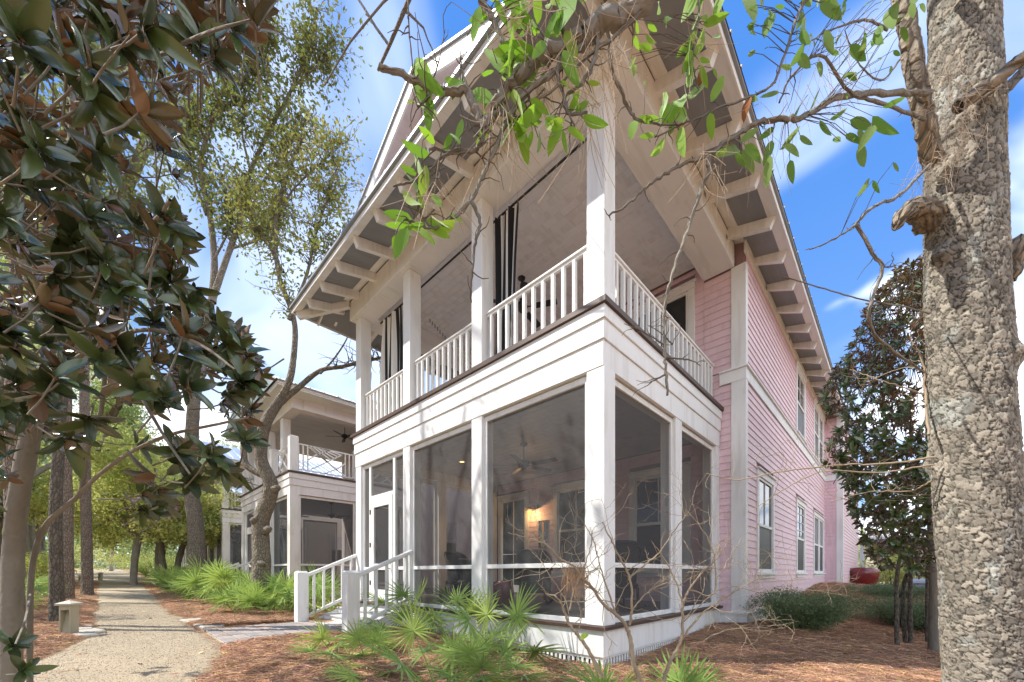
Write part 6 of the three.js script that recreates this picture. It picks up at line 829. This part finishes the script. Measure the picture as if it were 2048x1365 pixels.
// ---------------------------------------------------------------- bare shrub before the corner of the porch
{
  const t = thing('bare_shrub', 'leafless twiggy shrub with pale tan stems in front of the porch corner', 'shrub', [0, 0, 0]), r = rng(1234), nodes = [];
  const D = 2.75, stem = (L, r0, r1) => { r1 *= 1.3; const P = L.map(([u, v, d]) => at(u, v, d ?? D)); if (P[0].y < 0.25) P.unshift(V(P[0].x + 0.02, groundY(P[0].x, P[0].z) - 0.05, P[0].z)); const p = spline(P, P.length * 6), n = p.length - 1; for (let k = 1; k < n; k++) p[k].addScaledVector(rdir(r), 0.004); part('stem', new MB().tube(p, taper(r0, r1, n), 9, 0.10, L[0][0]), mBark.pale, t); p.forEach((q, k) => { if (k > n * 0.35) nodes.push([q, lerp(r0, r1, k / n)]); }); };
  stem([[1281, 1365], [1266, 1320], [1259, 1271], [1251, 1251], [1232, 1229], [1207, 1210], [1185, 1178], [1168, 1161], [1146, 1132], [1122, 1119], [1100, 1098]], 0.017, 0.004);
  stem([[1205, 1354], [1176, 1300], [1156, 1271], [1137, 1246], [1126, 1215], [1112, 1195], [1090, 1188]], 0.014, 0.004); stem([[1259, 1251], [1264, 1222], [1259, 1156], [1244, 1124], [1222, 1080], [1205, 1045]], 0.010, 0.003);
  stem([[1327, 1364], [1342, 1320], [1361, 1285], [1366, 1246], [1366, 1210], [1378, 1180], [1400, 1150], [1422, 1130], [1440, 1090]], 0.013, 0.003); stem([[1361, 1285], [1385, 1250], [1420, 1215], [1455, 1195], [1490, 1172], [1530, 1150]], 0.008, 0.002); stem([[1264, 1222], [1290, 1190], [1330, 1168], [1368, 1172]], 0.006, 0.002); stem([[1139, 1222], [1148, 1180], [1165, 1140], [1180, 1100], [1185, 1062]], 0.007, 0.002);
  stem([[1232, 1229], [1215, 1180], [1200, 1130], [1188, 1085], [1170, 1050]], 0.007, 0.002); stem([[1259, 1156], [1290, 1130], [1320, 1105], [1350, 1060], [1375, 1030]], 0.007, 0.002); stem([[1366, 1210], [1350, 1160], [1330, 1120], [1305, 1085]], 0.006, 0.002); stem([[1120, 1119], [1095, 1090], [1060, 1078], [1016, 1066]], 0.004, 0.0015); stem([[1378, 1180], [1425, 1190], [1428, 1110], [1405, 1060], [1370, 1020]], 0.006, 0.002);
  stem([[1870, 915, 2.3], [1780, 928, 2.4], [1680, 930, 2.5], [1560, 945, 2.6], [1470, 960, 2.7], [1412, 948]], 0.006, 0.0018); stem([[1870, 930, 2.3], [1760, 945, 2.4], [1640, 945, 2.5], [1560, 985, 2.6], [1500, 1025, 2.7]], 0.005, 0.0015); stem([[1866, 960, 2.3], [1830, 980, 2.4], [1740, 985, 2.5], [1660, 1005, 2.5]], 0.005, 0.0015); stem([[1858, 870, 2.3], [1850, 780, 2.4], [1848, 730, 2.4], [1836, 700, 2.4]].map(([u, v, d]) => [u, v, d]), 0.007, 0.004); stem([[1850, 790, 2.35], [1760, 760, 2.4], [1700, 740, 2.5]], 0.004, 0.0015);
  stem([[1366, 1246], [1450, 1175], [1520, 1185], [1600, 1180], [1695, 1192]], 0.004, 0.0012); stem([[1342, 1320], [1450, 1262], [1530, 1255], [1588, 1246]], 0.004, 0.0012);
  const tw = new MB(), tips = [];
  const sprout = (q, d, L, w, lev) => { const p = [q.clone()]; for (let i = 0; i < 6; i++) { d = d.clone().addScaledVector(rdir(r), 0.42).add(V(0, 0.05, 0)).normalize(); p.push(p[i].clone().addScaledVector(d, L / 6)); } tw.tube(p, taper(w, w * 0.4, 6), 5); tips.push(p[6]); if (lev < 2) for (let k = 0; k < 2; k++) if (r() < 0.75) sprout(p[2 + ((r() * 4) | 0)], d.clone().addScaledVector(rdir(r), 1.1).normalize(), L * 0.55, w * 0.65, lev + 1); };
  for (let k = 0; k < 150; k++) { const [q, w] = nodes[(r() * nodes.length) | 0]; sprout(q, rdir(r).addScaledVector(RGT, 0.2).add(V(0, 0.5, 0)).normalize(), 0.12 + 0.34 * r(), clamp(w * 0.5, 0.0017, 0.0034), 0); }
  part('twigs', tw, mBark.pale, t).userData.kind = 'stuff';
  const lf = new THREE.Mesh(leafGeo(0.075, 0.045, { n: 5, fold: 0.15 }), leafy(0.30, 0.42, 0.05, 0.5)); lf.name = 'leaf'; lf.position.copy(at(1160, 1276, 2.7)); lf.quaternion.copy(qLook(V(0.6, 0.25, 0.1), V(-0.1, 0.5, 1))); lf.castShadow = lf.receiveShadow = true; t.add(lf);
  const nd = []; const ng = new MB(); ng.tube(spline([V(0, 0, 0), V(0.008, -0.07, 0.004), V(0, -0.16, 0.02)], 6), taper(0.0010, 0.0006, 6), 3); for (let k = 0; k < 130; k++) nd.push(xform(at(1155, 1140, 2.75).add(rdir(r).multiply(V(0.09, 0.05, 0.09))), new THREE.Quaternion().setFromEuler(new THREE.Euler((r() - 0.5) * 0.9, r() * 6, (r() - 0.5) * 0.9)), 0.6 + r() * 0.7)); inst('snagged_pine_needles', ng.geo(), S({ color: C(0.42, 0.25, 0.13), roughness: 0.8 }), nd).userData.label = 'clump of dry pine needles snagged in the bare shrub';
}
// ---------------------------------------------------------------- pine straw and fallen leaves
{
  const r = rng(5555), b = new MB(), P = spline([V(0, 0, -0.085), V(0.012, 0.006, 0), V(-0.006, 0, 0.085)], 5); b.tube(P, taper(0.0022, 0.0015, 5), 3); const b2 = new MB(); b2.tube(spline([V(0, 0, -0.08), V(-0.016, 0.012, 0), V(0.02, 0.004, 0.08)], 5), taper(0.0022, 0.0016, 5), 3);
  const Ls = [[], []], Cs = [[], []], q = new THREE.Quaternion(), e = new THREE.Euler();
  const scatter = (x0, x1, z0, z1, n, lift) => { for (let k = 0; k < n; k++) { const x = lerp(x0, x1, r()), z = lerp(z0, z1, r()), edge = Math.max(pathR(x) - z, z - pathL(x)); if (onWalk(x, z) && r() < 0.97) continue; if (edge < 0.0 && x < 1 && r() > 0.012 + 0.14 * sstep(-0.16, 0, edge)) continue; if (x > -6.4 && x < 0.02 && z < 0.0 && z > -4.3) continue; if (x < 0.4 && z < -4.2 && x > -6.5) continue; const [u, v, zz] = toPx(V(x, 0.1, z)); if (zz < 0.6 || u < -150 || u > 2200) continue; e.set((r() - 0.5) * 0.5, r() * 6.283, (r() - 0.5) * 0.5); const i = k & 1, f = fbm(x * 2.2, z * 2.2, 3, 0, 8); Ls[i].push(xform(V(x, gY(x, z) + lift * r() * (0.3 + f) + 0.002, z), q.setFromEuler(e), 0.75 + r() * 0.6)); const s = (0.35 + 1.15 * r() * r()) * (0.70 + 0.6 * f) * 1.25; Cs[i].push(C(s * 1.0, s * (0.80 + 0.35 * r()), s * (0.75 + 0.55 * r()))); } };
  scatter(-4.5, 4.2, -7.5, 3.4, 150000, 0.045); scatter(-14, -4.5, -0.2, 2.9, 60000, 0.045); scatter(-14, -3.0, 4.0, 7.0, 50000, 0.045); scatter(-6.6, -0.3, 0.0, 2.6, 30000, 0.05); scatter(-30, -14, 0.4, 6.5, 14000, 0.04); scatter(0.4, 6, -15, -7, 26000, 0.05);
  const mN = S({ color: C(0.60, 0.36, 0.205), roughness: 0.75 }); inst('pine_straw', b.geo(), mN, Ls[0], null, Cs[0]).userData.label = 'rust-brown pine straw over the beds round the house'; inst('pine_straw', b2.geo(), mN, Ls[1], null, Cs[1]).userData.label = 'rust-brown pine straw over the beds round the house';
  const lf = leafGeo(0.095, 0.045, { n: 4, fold: 0.3, curl: 0.35 }), Lf = [], cf = []; for (let k = 0; k < 2200; k++) { const x = lerp(-16, 4, r()), z = lerp(-7, 6.5, Math.pow(r(), 0.8)); if (x > -6.4 && x < 0.4 && z < 0.1) continue; if (onPath(x, z) && r() > 0.12) continue; Lf.push(xform(V(x, gY(x, z) + 0.02 + 0.02 * r(), z), q.setFromEuler(e.set((r() - 0.5) * 0.9, r() * 6.28, (r() - 0.5) * 0.9)), 0.5 + r() * 0.6)); const s = 0.5 + r() * 0.9; cf.push(C(s, s * (0.75 + 0.3 * r()), s * (0.55 + 0.4 * r()))); } inst('fallen_leaves', lf, S({ color: C(0.46, 0.33, 0.21), roughness: 0.8, side: THREE.DoubleSide }), Lf, null, cf).userData.label = 'dry tan leaves scattered over the pine straw';
  // loose gravel grains on the path
  const gv = new THREE.IcosahedronGeometry(0.0065, 0), G = [], gc = []; for (let k = 0; k < 46000; k++) { const x = 1.5 - 15 * Math.pow(r(), 0.8), z = lerp(pathR(x) - 0.12, pathL(x) + 0.12, r()); const [u, v, zz] = toPx(V(x, 0, z)); if (zz < 1 || v > 1500) continue; G.push(xform(V(x, groundY(x, z) + 0.014 + 0.02 * (fbm(x * 2, z * 2, 3, 0, 4) - 0.5), z), q.setFromEuler(e.set(r() * 6, r() * 6, r() * 6)), 0.35 + 1.1 * r() * r() * r())); const s = 0.45 + 0.8 * r(); gc.push(C(s, s * (0.88 + 0.12 * r()), s * (0.72 + 0.25 * r()))); } inst('gravel', gv, S({ color: C(0.52, 0.46, 0.38), roughness: 0.9 }), G, null, gc).userData.label = 'fine tan gravel lying loose on the sandy path';
}
renderer.render(scene, camera);
